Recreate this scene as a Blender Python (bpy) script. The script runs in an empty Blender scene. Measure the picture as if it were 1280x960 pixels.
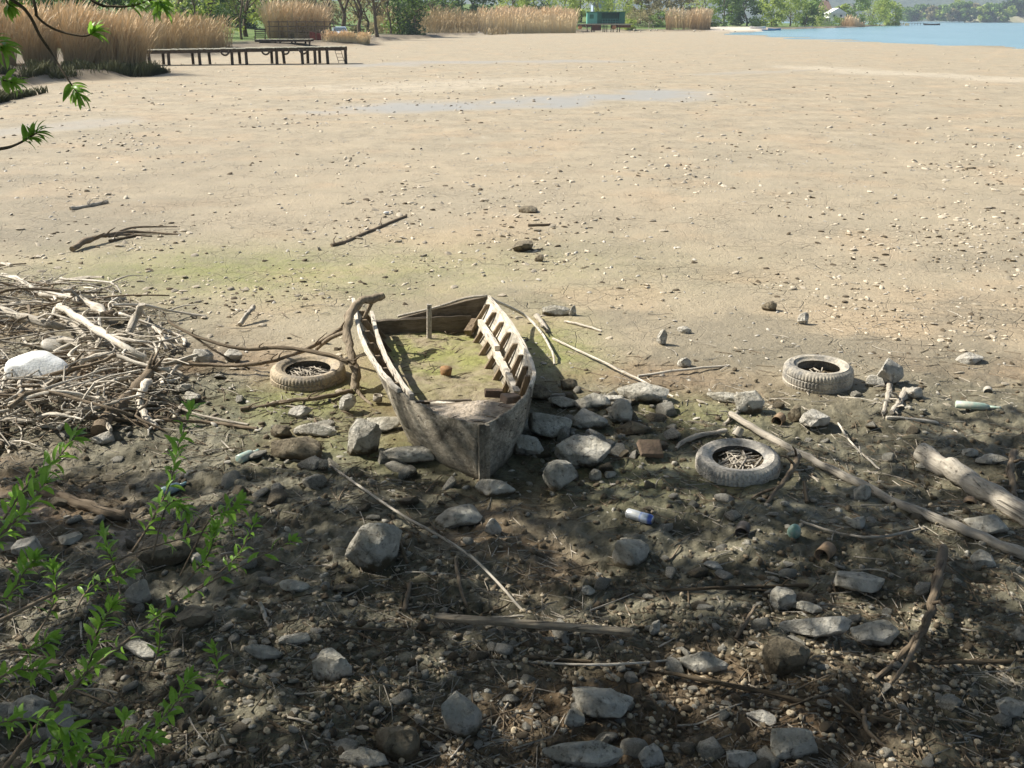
import bpy, math, random
import numpy as np
from mathutils import Vector, Matrix, Quaternion

sc = bpy.context.scene
col = sc.collection
RND = random.Random(7)
NR = np.random.RandomState(7)

# ------------------------------------------------------------------ camera
F = 1284.0                 # focal length in pixels of the 1280 x 960 photograph
HC = 2.64                  # eye height above the mud, metres
PITCH = math.atan(455 / F)
cam_d = bpy.data.cameras.new('camera'); cam = bpy.data.objects.new('camera', cam_d); col.objects.link(cam)
cam.location = (0, 0, HC); cam.rotation_euler = (math.pi / 2 - PITCH, 0, 0)
cam_d.sensor_width = 36; cam_d.lens = 36 * F / 1280; cam_d.clip_start = 0.05; cam_d.clip_end = 9000
sc.camera = cam

# ------------------------------------------------------------------ sun and sky
SUN_EL = math.radians(43)
sx, sy = 0.955, -0.30                     # horizontal travel of the light: from the left, slightly from beyond
n_ = math.hypot(sx, sy); sx, sy = sx / n_, sy / n_
SD = Vector((sx * math.cos(SUN_EL), sy * math.cos(SUN_EL), -math.sin(SUN_EL)))
sun_d = bpy.data.lights.new('sun', 'SUN'); sun = bpy.data.objects.new('sun', sun_d); col.objects.link(sun)
sun_d.energy = 5.0; sun_d.angle = math.radians(0.5); sun_d.color = (1.0, 0.955, 0.87)
sun.rotation_euler = SD.to_track_quat('-Z', 'Y').to_euler()
wd = bpy.data.worlds.new('World'); sc.world = wd; wd.use_nodes = True
wn = wd.node_tree; sky = wn.nodes.new('ShaderNodeTexSky'); sky.sky_type = 'NISHITA'; sky.sun_disc = False
sky.sun_elevation = SUN_EL; sky.sun_rotation = math.atan2(-SD.x, -SD.y); sky.air_density = 1.0; sky.dust_density = 2.0
bg = wn.nodes['Background']; bg.inputs[1].default_value = 0.085
wn.links.new(sky.outputs[0], bg.inputs[0])
sc.view_settings.view_transform = 'Standard'; sc.view_settings.look = 'None'
sc.view_settings.exposure = 0.93; sc.view_settings.gamma = 1
sc.cycles.max_bounces = 6; sc.cycles.diffuse_bounces = 3; sc.cycles.volume_bounces = 0
sc.cycles.transparent_max_bounces = 8

# ------------------------------------------------------------------ pixel -> place
CP, SP = math.cos(PITCH), math.sin(PITCH)
def ray(px, py):
    a = (px - 640) / F; b = (480 - py) / F
    return (a, CP + b * SP, -SP + b * CP)
def W(px, py, z=0.0):
    d = ray(px, py); t = (z - HC) / d[2]
    return Vector((d[0] * t, d[1] * t, z))
def P(px, py, t):
    d = ray(px, py); return Vector((d[0] * t, d[1] * t, HC + d[2] * t))
FX = F / CP                                          # x = (px - 640) / FX * y near the horizon
def rowz(py, y):                                      # height whose image row is py at distance y
    d = ray(640, py); return HC + d[2] / d[1] * y

def zone(p):                                          # where a place lies in the photograph, in words
    f_ = p[1] * CP - (p[2] - HC) * SP; px = 640 + F * p[0] / f_; py = 480 - F * (p[1] * SP + (p[2] - HC) * CP) / f_
    return ('upper' if py < 250 else 'middle' if py < 560 else 'lower') + ' ' + ('far left' if px < 256 else 'left' if px < 512 else 'centre' if px < 768 else 'right' if px < 1024 else 'far right')
# ------------------------------------------------------------------ numpy noise
def _h(ix, iy, s):
    n = (ix.astype(np.int64) * 374761393 + iy.astype(np.int64) * 668265263 + s * 982451653) & 0x7fffffff
    n = ((n ^ (n >> 13)) * 1274126177) & 0x7fffffff
    n = (n ^ (n >> 16)) & 0xffffff
    return n / float(0xffffff)
def vn(x, y, s=0):
    ix = np.floor(x); iy = np.floor(y); fx = x - ix; fy = y - iy
    fx = fx * fx * (3 - 2 * fx); fy = fy * fy * (3 - 2 * fy)
    a = _h(ix, iy, s); b = _h(ix + 1, iy, s); c = _h(ix, iy + 1, s); d = _h(ix + 1, iy + 1, s)
    return (a * (1 - fx) + b * fx) * (1 - fy) + (c * (1 - fx) + d * fx) * fy
def fbm(x, y, s=0, o=4, g=0.5):
    r = 0; a = 1; t = 0
    for i in range(o):
        ca, sa = math.cos(i * 0.7), math.sin(i * 0.7)
        k = 2.03 ** i
        r = r + a * vn((x * ca - y * sa) * k + 17.3 * i, (x * sa + y * ca) * k + 5.1 * i, s + i); t += a; a *= g
    return r / t
def sm(e0, e1, x):
    t = np.clip((x - e0) / (e1 - e0), 0, 1); return t * t * (3 - 2 * t)

# ------------------------------------------------------------------ shorelines
LAND = [(60, -8), (14, -2), (4, 0.2), (-4, 1.5), (-9, 6), (-16, 28), (-20.5, 42), (-19.6, 48.5), (-17.6, 52), (-23, 60), (-24, 75), (-23.5, 92), (-19, 112), (-14.5, 121), (-17, 135), (-12, 170),
        (0, 226), (20, 258), (45, 258), (55, 262), (63, 270), (68, 293), (75, 320), (90, 342), (123, 400), (195, 560), (212, 600), (208, 680), (150, 760), (0, 900), (-900, 1000), (-900, -900), (60, -900)]
LAKE = [(90, 30), (64, 80), (54.5, 114.7), (51, 150), (47.0, 195), (50.5, 226), (58, 260), (62, 268), (60, 300), (60, 340), (90, 480), (180, 650), (150, 760), (0, 900), (-900, 1000), (-900, 3500), (4000, 3500), (4000, 30)]
def sdist(x, y, poly):                     # signed distance, positive inside
    d = np.full(x.shape, 1e9); ins = np.zeros(x.shape, bool); n = len(poly)
    for i in range(n):
        ax, ay = poly[i]; bx, by = poly[(i + 1) % n]
        ex, ey = bx - ax, by - ay; t = np.clip(((x - ax) * ex + (y - ay) * ey) / (ex * ex + ey * ey), 0, 1)
        d = np.minimum(d, np.hypot(x - ax - t * ex, y - ay - t * ey))
        c = ((ay > y) != (by > y)) & (x < ex * (y - ay) / ((by - ay) or 1e-9) + ax); ins ^= c
    return np.where(ins, d, -d)
SEA = -0.05
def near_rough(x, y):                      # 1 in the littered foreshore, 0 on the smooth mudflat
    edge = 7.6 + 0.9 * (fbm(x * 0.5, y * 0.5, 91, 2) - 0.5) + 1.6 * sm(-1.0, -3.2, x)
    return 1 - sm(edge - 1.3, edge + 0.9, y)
def gh(x, y):
    x = np.asarray(x, float); y = np.asarray(y, float)
    r = np.hypot(x, y); nr = near_rough(x, y) * sm(-30, -5, y)
    land = sdist(x, y, LAND) + 1.5 * (fbm(x * .15, y * .15, 55, 3) - .5) * sm(15, 40, r) * 2; lake = sdist(x, y, LAKE)
    h = 0.12 * (fbm(x * 0.9, y * 0.9, 1, 3) - 0.5) * nr + 0.095 * (fbm(x * 3.1, y * 3.1, 5, 3, .6) - 0.5) * nr
    f = fbm(x * 11, y * 11, 9, 3, .6); h += 0.042 * np.abs(f - .5) * 2 * nr
    f2 = vn(x * 34, y * 34, 31); h += 0.009 * f2 * nr * (1 - sm(6, 12, r))
    for cx, cy, cr in ((-.45, 6.9, 1.3), (-.2, 5.7, .6), (-1.55, 7.4, .5), (2.33, 7.4, .5), (1.40, 5.85, .5)):
        h = h * (1 - .7 * np.exp(-((x - cx) ** 2 + (y - cy) ** 2) / cr ** 2 * 1.2))
    fl = 1 - nr
    h += 0.022 * (fbm(x * 1.1, y * 1.1, 12, 3) - .5) * fl * (1 - sm(40, 90, r)) + 0.020 * (fbm(x * 5, y * 6, 15, 4, .6) - .5) * fl * (1 - sm(14, 30, r))
    h += 0.05 * (fbm(x * .07, y * .11, 19, 3) - .5) * sm(12, 40, r)
    h *= sm(-60, -20, lake * -1) * 0 + 1
    # the flat sinks gently under the lake
    h = np.where(lake > -40, h * (1 - .6 * sm(-40, 0, lake)) - 0.05 * sm(-40, 0, lake), h)
    h = np.where(lake > 0, h - np.minimum(lake * 0.03, 3.0) * (land < 0), h)
    # bank and meadow
    l = np.maximum(land, 0)
    farb = sm(30, 60, y)
    h += np.where(land > 0, (0.35 * sm(0, 1.5, l) + 0.75 * sm(0, 4, l) * (1 - farb) + farb * (0.022 * np.minimum(l, 40) + 0.055 * np.clip(l - 25, 0, 160)) * (1 - sm(60, 110, x) * .75)), 0)
    h += np.where(land > 2, 0.25 * (fbm(x * .25, y * .25, 40, 3) - .5) * sm(2, 8, l), 0)
    return h
_gx0, _gx1, _gy0, _gy1, _gs = -9.0, 9.0, 1.5, 26.0, .02
_gX, _gY = np.meshgrid(np.arange(_gx0, _gx1, _gs), np.arange(_gy0, _gy1, _gs), indexing='ij'); _GT = gh(_gX, _gY)
def gz(x, y):                              # height under one point; a table near the camera
    if _gx0 < x < _gx1 - .05 and _gy0 < y < _gy1 - .05:
        a = (x - _gx0) / _gs; b = (y - _gy0) / _gs; i = int(a); j = int(b); a -= i; b -= j
        return float((_GT[i, j] * (1 - a) + _GT[i + 1, j] * a) * (1 - b) + (_GT[i, j + 1] * (1 - a) + _GT[i + 1, j + 1] * a) * b)
    return float(gh(np.array([x]), np.array([y]))[0])
def G(px, py, dz=0.0):                     # point of the ground seen at a pixel
    p = W(px, py)
    for _ in range(3): p = W(px, py, gz(p.x, p.y))
    p.z += dz; return p

# ------------------------------------------------------------------ object helpers
def tag(o, label=None, cat=None, group=None, kind=None):
    if label: o['label'] = label
    if cat: o['category'] = cat
    if group: o['group'] = group
    if kind: o['kind'] = kind
    return o
def empty(name, loc=(0, 0, 0), rz=0.0, label=None, cat=None, group=None):
    o = bpy.data.objects.new(name, None); col.objects.link(o); o.location = loc; o.rotation_euler = (0, 0, rz); o.empty_display_size = .1
    return tag(o, label, cat, group)
def npm(name, V, Fa, m=None, parent=None, smooth=False, loops=None):
    """V (n,3) floats; Fa (k,3) or (k,4) ints."""
    V = np.asarray(V, np.float32); Fa = np.asarray(Fa, np.int32)
    me = bpy.data.meshes.new(name); k, a = Fa.shape
    me.vertices.add(len(V)); me.vertices.foreach_set('co', V.ravel())
    me.loops.add(k * a); me.loops.foreach_set('vertex_index', Fa.ravel())
    me.polygons.add(k); me.polygons.foreach_set('loop_start', np.arange(k, dtype=np.int32) * a)
    me.polygons.foreach_set('use_smooth', np.full(k, smooth))
    me.update(calc_edges=True)
    if m: me.materials.append(m)
    o = bpy.data.objects.new(name, me); col.objects.link(o)
    if parent: o.parent = parent
    return o
class MB:
    """collects boxes, tubes and polygons, then links them as one mesh object"""
    def __init__(s): s.v = []; s.f = []
    def add(s, v, f):
        b = len(s.v); s.v += [tuple(p) for p in v]; s.f += [tuple(i + b for i in q) for q in f]; return s
    def box(s, c, d, R=None, jit=0):
        v = [Vector((i * d[0] / 2, j * d[1] / 2, k * d[2] / 2)) for i in (-1, 1) for j in (-1, 1) for k in (-1, 1)]
        if jit: v = [p + Vector([RND.uniform(-jit, jit) for _ in range(3)]) for p in v]
        if R is not None: v = [R @ p for p in v]
        v = [p + Vector(c) for p in v]
        return s.add(v, [(0, 1, 3, 2), (4, 6, 7, 5), (0, 4, 5, 1), (2, 3, 7, 6), (0, 2, 6, 4), (1, 5, 7, 3)])
    def beam(s, a, b, w, h, up=(0, 0, 1), jit=0):
        a = Vector(a); b = Vector(b); t = (b - a); L = t.length; t.normalize()
        sd = t.cross(Vector(up)); sd = sd.normalized() if sd.length > 1e-4 else Vector((1, 0, 0)); u = sd.cross(t)
        R = Matrix((sd, t, u)).transposed()
        return s.box((a + b) / 2, (w, L, h), R, jit)
    def tube(s, pts, rad, n=8, flat=1.0, bump=0.0, seed=0, cap=True):
        v, f = tube_vf(pts, rad, n, flat, bump, seed, cap); return s.add(v, f)
    def build(s, name, m, parent=None, smooth=False, bevel=0):
        me = bpy.data.meshes.new(name); me.from_pydata(s.v, [], s.f); me.update()
        if smooth: me.polygons.foreach_set('use_smooth', [True] * len(me.polygons))
        if m: me.materials.append(m)
        o = bpy.data.objects.new(name, me); col.objects.link(o)
        if parent: o.parent = parent
        if bevel:
            b = o.modifiers.new('bevel', 'BEVEL'); b.width = bevel; b.segments = 2
        return o
def smooth_pts(pts, rad, sub):
    pts = [Vector(p) for p in pts]; n = len(pts)
    if sub <= 1 or n < 3: return pts, rad
    out = []; ro = []
    for i in range(n - 1):
        p0 = pts[max(i - 1, 0)]; p1 = pts[i]; p2 = pts[i + 1]; p3 = pts[min(i + 2, n - 1)]
        for k in range(sub):
            t = k / sub
            out.append(0.5 * ((2 * p1) + (p2 - p0) * t + (2 * p0 - 5 * p1 + 4 * p2 - p3) * t * t + (3 * p1 - p0 - 3 * p2 + p3) * t ** 3))
            ro.append(rad[i] * (1 - t) + rad[i + 1] * t)
    out.append(pts[-1]); ro.append(rad[-1]); return out, ro
def tube_vf(pts, rad, n=8, flat=1.0, bump=0.0, seed=0, cap=True):
    pts = [Vector(p) for p in pts]; r = random.Random(seed); m = len(pts)
    if not hasattr(rad, '__len__'): rad = [rad] * m
    V = []; Fc = []; prev = None
    ph = [r.uniform(0, 6.28) for _ in range(4)]
    for i, p in enumerate(pts):
        t = (pts[min(i + 1, m - 1)] - pts[max(i - 1, 0)])
        t = t.normalized() if t.length > 1e-9 else Vector((0, 0, 1))
        if prev is None:
            a = Vector((0, 0, 1)) if abs(t.z) < .9 else Vector((1, 0, 0)); sd = t.cross(a).normalized()
        else: sd = (prev - t * prev.dot(t)).normalized()
        prev = sd; u = t.cross(sd)
        for k in range(n):
            an = 6.28318 * k / n; q = 1 + bump * (math.sin(3 * an + ph[0] + i * .7) * .5 + math.sin(2 * an + ph[1] - i * 1.1) * .5 + r.uniform(-.4, .4))
            V.append(p + (sd * math.cos(an) + u * math.sin(an) * flat) * rad[i] * q)
    for i in range(m - 1):
        for k in range(n):
            k2 = (k + 1) % n; Fc.append((i * n + k, i * n + k2, (i + 1) * n + k2, (i + 1) * n + k))
    if cap: Fc.append(tuple(reversed(range(n)))); Fc.append(tuple((m - 1) * n + k for k in range(n)))
    return V, Fc

# ------------------------------------------------------------------ materials
def srgb(r, g, b):
    f = lambda c: (c / 255 / 12.92) if c / 255 <= .04045 else ((c / 255 + .055) / 1.055) ** 2.4
    return (f(r), f(g), f(b), 1)
class NT:
    def __init__(s, name):
        s.m = bpy.data.materials.new(name); s.m.use_nodes = True; s.t = s.m.node_tree; s.b = s.t.nodes['Principled BSDF']
        s.b.inputs['Specular IOR Level'].default_value = 0.25; s.co = None
    def n(s, ty, **k):
        nd = s.t.nodes.new(ty)
        for a, b in k.items(): setattr(nd, a, b)
        return nd
    def l(s, a, b): s.t.links.new(a, b)
    def coord(s, kind='Object', scale=None):
        c = s.n('ShaderNodeTexCoord').outputs[kind]
        if scale:
            mp = s.n('ShaderNodeMapping'); mp.inputs['Scale'].default_value = scale; s.l(c, mp.inputs[0]); c = mp.outputs[0]
        return c
    def noise(s, co, scale, det=4, rough=.6, dist=0):
        nd = s.n('ShaderNodeTexNoise'); nd.inputs['Scale'].default_value = scale; nd.inputs['Detail'].default_value = det
        nd.inputs['Roughness'].default_value = rough; nd.inputs['Distortion'].default_value = dist
        s.l(co, nd.inputs['Vector']); return nd.outputs['Fac']
    def ramp(s, fac, stops, interp='LINEAR'):
        r = s.n('ShaderNodeValToRGB'); e = r.color_ramp; e.interpolation = interp
        while len(e.elements) < len(stops): e.elements.new(.5)
        for el, (p, c) in zip(e.elements, stops):
            el.position = p; el.color = c if hasattr(c, '__len__') else (c, c, c, 1)
        s.l(fac, r.inputs[0]); return r.outputs[0]
    def mix(s, fac, a, b, mode='MIX'):
        m = s.n('ShaderNodeMix', data_type='RGBA', blend_type=mode)
        for i, v in ((0, fac), (6, a), (7, b)):
            if hasattr(v, 'is_output'): s.l(v, m.inputs[i])
            else: m.inputs[i].default_value = v
        return m.outputs[2]
    def math(s, op, a, b=0.0):
        m = s.n('ShaderNodeMath', operation=op)
        for i, v in ((0, a), (1, b)):
            if hasattr(v, 'is_output'): s.l(v, m.inputs[i])
            else: m.inputs[i].default_value = v
        return m.outputs[0]
    def bump(s, h, dist=.01, strength=1.0):
        b = s.n('ShaderNodeBump'); b.inputs['Distance'].default_value = dist; b.inputs['Strength'].default_value = strength
        s.l(h, b.inputs['Height']); s.l(b.outputs[0], s.b.inputs['Normal']); return b
    def out(s, c=None, rough=None, **k):
        if c is not None:
            if hasattr(c, 'is_output'): s.l(c, s.b.inputs['Base Color'])
            else: s.b.inputs['Base Color'].default_value = c
        if rough is not None:
            if hasattr(rough, 'is_output'): s.l(rough, s.b.inputs['Roughness'])
            else: s.b.inputs['Roughness'].default_value = rough
        for a, v in k.items(): s.b.inputs[a.replace('_', ' ')].default_value = v
        return s.m
    def rand(s): return s.n('ShaderNodeObjectInfo').outputs['Random']
    def attr(s, name): 
        a = s.n('ShaderNodeAttribute'); a.attribute_name = name; return a.outputs['Fac']
def simple(name, a, b=None, scale=20, rough=.8, bump=0.0, bscale=60, rnd=0.0, **k):
    t = NT(name); co = t.coord('Object')
    c = t.mix(t.ramp(t.noise(co, scale), [(.3, 0), (.7, 1)]), a, b or tuple(x * .6 for x in a[:3]) + (1,))
    if rnd: c = t.mix(t.math('MULTIPLY', t.rand(), rnd), c, (0.02, .018, .012, 1))
    if bump: t.bump(t.noise(co, bscale, 4), bump)
    return t.out(c, rough, **k)
def C(r, g, b): return (r, g, b, 1)

def rock_mat(name, light, dark, mud=(.12, .095, .055, 1), mudlv=.35):
    t = NT(name); co = t.coord('Object'); 
    base = t.mix(t.ramp(t.noise(co, 7, 6, .65), [(.35, 0), (.62, 1)]), dark, light)
    base = t.mix(t.ramp(t.noise(co, 3.1, 5, .7, 1.0), [(.50, 0), (.66, .75)]), base, tuple(x * .5 for x in dark[:3]) + (1,))
    base = t.mix(t.ramp(t.noise(co, 16, 6, .75, .6), [(.56, 0), (.66, .6)]), base, tuple(min(1, x * 1.35) for x in light[:3]) + (1,))
    spots = t.ramp(t.noise(co, 34, 6, .75), [(.32, 1), (.44, 0)])
    base = t.mix(spots, base, tuple(x * .35 for x in dark[:3]) + (1,))
    base = t.mix(t.math('MULTIPLY', t.rand(), .35), base, tuple(x * .6 for x in light[:3]) + (1,))
    sep = t.n('ShaderNodeSeparateXYZ'); t.l(t.coord('Generated'), sep.inputs[0])
    lv = t.math('ADD', sep.outputs[2], t.math('MULTIPLY', t.math('SUBTRACT', t.noise(co, 11, 4), .5), .8))
    base = t.mix(t.ramp(lv, [(mudlv - .06, 1), (mudlv + .12, 0)]), base, mud)
    t.bump(t.math('ADD', t.noise(co, 30, 8, .7), t.math('MULTIPLY', spots, -.3)), .05, 1.0)
    return t.out(base, .88)
M = {}
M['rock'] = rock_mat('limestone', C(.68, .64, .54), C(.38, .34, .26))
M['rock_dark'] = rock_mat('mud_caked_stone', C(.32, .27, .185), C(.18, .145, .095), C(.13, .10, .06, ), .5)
M['rock_white'] = rock_mat('white_stone', C(.70, .66, .57), C(.50, .45, .36), mudlv=.2)
M['pebble'] = simple('pale_pebble', C(.64, .56, .43), C(.42, .35, .25), 30, .85, .004, 90, .6)
M['clod'] = simple('dark_clod', C(.20, .155, .10), C(.11, .085, .055), 30, .95, .01, 60, .4)
M['shell'] = simple('snail_shell', C(.58, .49, .34), C(.36, .28, .18), 60, .55, .001, 200, .4)
M['mussel'] = simple('mussel_shell', C(.62, .58, .50), C(.38, .33, .25), 40, .5, .002, 120, .4)
def wood_mat(name, light, dark, along='Z', rnd=.4, sc_=18, stretch=.06):
    t = NT(name); s3 = [1, 1, 1]; s3['XYZ'.index(along)] = stretch
    co = t.coord('Object', tuple(s3))
    g = t.noise(co, sc_ * 4, 5, .7, .3)
    c = t.mix(t.ramp(g, [(.35, 0), (.65, 1)]), dark, light)
    c2 = t.noise(t.coord('Object'), 5, 4, .6)
    s4 = [1, 1, 1]; s4['XYZ'.index(along)] = .035
    crk = t.ramp(t.noise(t.coord('Object', tuple(s4)), sc_ * 2.6, 5, .75, .5), [(.35, 1), (.41, 0)])
    c = t.mix(t.math('MULTIPLY', crk, .8), c, tuple(x * .3 for x in dark[:3]) + (1,))
    kn = t.ramp(t.noise(t.coord('Object'), 14, 5, .7), [(.60, 0), (.68, .7)])
    c = t.mix(kn, c, tuple(x * .55 for x in dark[:3]) + (1,))
    c = t.mix(t.ramp(c2, [(.4, 0), (.75, .7)]), c, tuple(x * .5 for x in dark[:3]) + (1,))
    c = t.mix(t.math('MULTIPLY', t.rand(), rnd), c, tuple(x * .7 for x in dark[:3]) + (1,))
    t.bump(t.math('SUBTRACT', g, t.math('MULTIPLY', crk, 1.2)), .010, 1.0); return t.out(c, .85)
M['drift'] = wood_mat('driftwood', C(.60, .54, .44), C(.38, .33, .26), 'Y')
M['drift_pale'] = wood_mat('bleached_wood', C(.76, .70, .59), C(.54, .47, .37), 'Y', .2)
M['drift_x'] = wood_mat('driftwood_plank', C(.46, .38, .27), C(.22, .175, .12), 'X', .1)
M['bark'] = wood_mat('dark_bark', C(.20, .15, .095), C(.10, .075, .045), 'Y', .4)
M['bark_mid'] = wood_mat('brown_bark', C(.30, .235, .16), C(.17, .125, .08), 'Y', .5)
M['boat_grey'] = wood_mat('weathered_planks', C(.43, .375, .285), C(.26, .22, .16), 'Y', .25, 10, .15)
M['boat_in'] = wood_mat('sun_bleached_planks', C(.66, .60, .50), C(.42, .36, .28), 'Y', .15, 8, .1)
M['boat_dark'] = wood_mat('dark_planks', C(.27, .22, .16), C(.12, .095, .065), 'X', .2, 9, .25)  # dark wood; on the transom the tone stands in for its shaded face
M['rib'] = wood_mat('rib_wood', C(.32, .245, .16), C(.18, .13, .08), 'Z', .3)
M['brick'] = simple('brick', C(.165, .115, .08), C(.10, .075, .05), 25, .9, .006, 60)
M['white'] = simple('white_foam', C(.80, .80, .78), C(.68, .67, .62), 6, .7, .004, 60)

# ================================================================== GROUND
def make_ground():
    th = np.radians(np.concatenate([np.arange(-180, -60, 5.0), np.arange(-60, -42, 1.0), np.arange(-42, 42, .12), np.arange(42, 60, 1.0), np.arange(60, 180, 5.0)]))
    r = np.concatenate([np.geomspace(.25, 2.2, 14)[:-1], np.geomspace(2.2, 12, 380)[:-1], np.geomspace(12, 60, 135)[:-1], np.geomspace(60, 4500, 140)])
    nt, nrr = len(th), len(r)
    R, T = np.meshgrid(r, th, indexing='ij'); X = (R * np.sin(T)).ravel(); Y = (R * np.cos(T)).ravel()
    Z = gh(X, Y)
    V = np.stack([X, Y, Z], 1)
    V = np.vstack([V, [[0, 0, gz(0, 0)]]])
    i, j = np.meshgrid(np.arange(nrr - 1), np.arange(nt), indexing='ij'); j2 = (j + 1) % nt
    Q = np.stack([i * nt + j, i * nt + j2, (i + 1) * nt + j2, (i + 1) * nt + j], -1).reshape(-1, 4)
    c = len(V) - 1; k = np.arange(nt); Q2 = np.stack([np.full(nt, c), (k + 1) % nt, k, k], -1)
    o = npm('ground', V, Q, None, smooth=True); me = o.data
    # centre fan
    n0 = len(me.vertices)
    fx, fy = V[:, 0], V[:, 1]
    land = sdist(fx, fy, LAND); land += (fbm(fx * .4, fy * .4, 70, 3) - .5) * 3 * sm(20, 45, np.hypot(fx, fy))
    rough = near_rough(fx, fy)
    def blob(px, py, rx, ry):
        p = W(px, py); return np.exp(-((fx - p.x) / rx) ** 2 - ((fy - p.y) / ry) ** 2)
    al = .42 * blob(330, 345, 2.0, 1.2) + .35 * blob(200, 330, 1.5, 1.2) + .9 * blob(700, 435, .35, .9) + 1.0 * blob(560, 440, .6, 1.0) + .8 * blob(380, 500, .5, .5) + .45 * blob(480, 560, .6, .4) + .25 * blob(600, 330, 2.5, 1.5) + .35 * blob(820, 600, .8, .4) + .4 * blob(860, 520, .6, .4)
    al = np.clip(al * (0.35 + 1.3 * fbm(fx * 4, fy * 4, 77, 4, .6)), 0, 1)
    def seg(pts, w, wob=.8):
        d = np.full(fx.shape, 1e9); ps = [W(*q) for q in pts]
        for a, b in zip(ps, ps[1:]):
            ex, ey = b.x - a.x, b.y - a.y; t = np.clip(((fx - a.x) * ex + (fy - a.y) * ey) / (ex * ex + ey * ey), 0, 1)
            d = np.minimum(d, np.hypot(fx - a.x - t * ex, fy - a.y - t * ey))
        return 1 - sm(w * .25, w, d + (fbm(fx * .5, fy * .5, 81, 4) - .5) * w * 1.6 * wob)
    wet = np.maximum.reduce([seg([(520, 134), (660, 126), (820, 118)], 3.8), .75 * seg([(440, 82), (560, 78), (750, 76)], 3.5), .6 * seg([(-60, 172), (60, 160), (140, 150)], 1.3), .45 * seg([(880, 93), (1000, 88)], 1.5)])
    wet = np.maximum(wet, .8 * (1 - sm(-9, 0, -sdist(fx, fy, LAKE) * 1.0 - 0)) * 0)
    pale = np.maximum(.9 * seg([(1010, 84), (1120, 92), (1280, 100)], 3.0), .7 * seg([(430, 112), (560, 104), (660, 100)], 4.0))
    pale = np.maximum(pale, .9 * seg([(870, 37.5), (930, 37.5)], 14, .3))
    sand = sm(-3, 3, land) * sm(200, 230, fy) * (1 - sm(70, 85, fx)) * sm(46, 50, fx) * (1 - sm(14, 26, land))
    dn = fbm(fx * .9, fy * 1.2, 61, 5, .6)
    damp = (1 - sm(7.5, 17, fy)) * sm(.42, .62, dn) * .9 + .55 * sm(-1.2, -4, fx / np.maximum(fy, 1) * 10) * (1 - sm(18, 34, fy)) * sm(.3, .6, dn)
    damp = np.clip(np.maximum(damp, .9 * sm(-7, -1, sdist(fx, fy, LAKE) + 5 * (fbm(fx * .1, fy * .1, 62, 3) - .5))), 0, 1)
    red = np.clip(sm(.52, .75, fbm(fx * .9, fy * .9, 60, 4)) * .8 + .9 * blob(1230, 400, 2, .8) + .8 * blob(850, 480, .7, .5) + .8 * blob(60, 640, .5, .4), 0, 1)
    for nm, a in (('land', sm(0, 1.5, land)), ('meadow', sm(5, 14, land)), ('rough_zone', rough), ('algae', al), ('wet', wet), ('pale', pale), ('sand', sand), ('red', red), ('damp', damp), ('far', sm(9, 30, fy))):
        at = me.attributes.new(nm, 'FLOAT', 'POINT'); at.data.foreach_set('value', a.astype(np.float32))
    t = NT('mud'); co = t.coord('Object')
    fine = t.noise(co, 9, 8, .72); big = t.noise(co, .35, 4, .55); mid = t.noise(co, 2.2, 6, .65)
    flat = t.mix(t.ramp(big, [(.35, 0), (.65, 1)]), C(.315, .266, .185), C(.36, .295, .20))
    flat = t.mix(t.math('MULTIPLY', t.ramp(mid, [(.42, 0), (.62, 1)]), .5), flat, C(.29, .245, .165))
    flat = t.mix(t.math('MULTIPLY', t.attr('red'), .32), flat, C(.42, .29, .17))
    flat = t.mix(t.math('MULTIPLY', t.attr('pale'), .55), flat, C(.50, .435, .33))
    spk = t.ramp(t.noise(co, 26, 5, .75), [(.62, 0), (.70, 1)])
    flat = t.mix(t.math('MULTIPLY', spk, .35), flat, C(.62, .56, .44))
    near = t.mix(t.ramp(fine, [(.35, 0), (.65, 1)]), C(.075, .071, .045), C(.245, .217, .145))  # wet foreshore mud, its colour also darkened and greened for the tree shade
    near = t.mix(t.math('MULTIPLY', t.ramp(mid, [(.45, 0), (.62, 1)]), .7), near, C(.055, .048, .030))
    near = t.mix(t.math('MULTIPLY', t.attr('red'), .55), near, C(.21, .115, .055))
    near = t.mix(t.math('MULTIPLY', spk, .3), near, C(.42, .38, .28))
    fs = t.noise(t.coord('Object', (1, .45, 1)), 2.6, 7, .8)
    flat = t.mix(t.math('MULTIPLY', t.ramp(fs, [(.50, 0), (.62, .55)]), t.attr('far')), flat, C(.215, .185, .135))
    flat = t.mix(t.math('MULTIPLY', t.ramp(fs, [(.34, .5), (.42, 0)]), t.attr('far')), flat, C(.47, .42, .33))
    flat = t.mix(t.math('MULTIPLY', t.attr('damp'), .75), flat, C(.20, .175, .125))
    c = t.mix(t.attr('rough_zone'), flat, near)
    c = t.mix(t.math('MULTIPLY', t.attr('algae'), t.ramp(fine, [(.3, .35), (.6, 1)])), c, C(.215, .225, .07))
    # shrinkage cracks on the drying mud
    wco = t.n('ShaderNodeVectorMath', operation='ADD'); nz = t.n('ShaderNodeTexNoise'); nz.inputs['Scale'].default_value = 3
    t.l(co, nz.inputs['Vector']); vm = t.n('ShaderNodeVectorMath', operation='SCALE'); vm.inputs['Scale'].default_value = .06
    t.l(nz.outputs['Color'], vm.inputs[0]); t.l(co, wco.inputs[0]); t.l(vm.outputs[0], wco.inputs[1])
    cr = []
    for s_, w_ in ((2.6, .012), (7.5, .022)):
        vo = t.n('ShaderNodeTexVoronoi', feature='DISTANCE_TO_EDGE'); vo.inputs['Scale'].default_value = s_; t.l(wco.outputs[0], vo.inputs['Vector'])
        cr.append(t.ramp(vo.outputs['Distance'], [(0, 1), (w_, 0)]))
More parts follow.
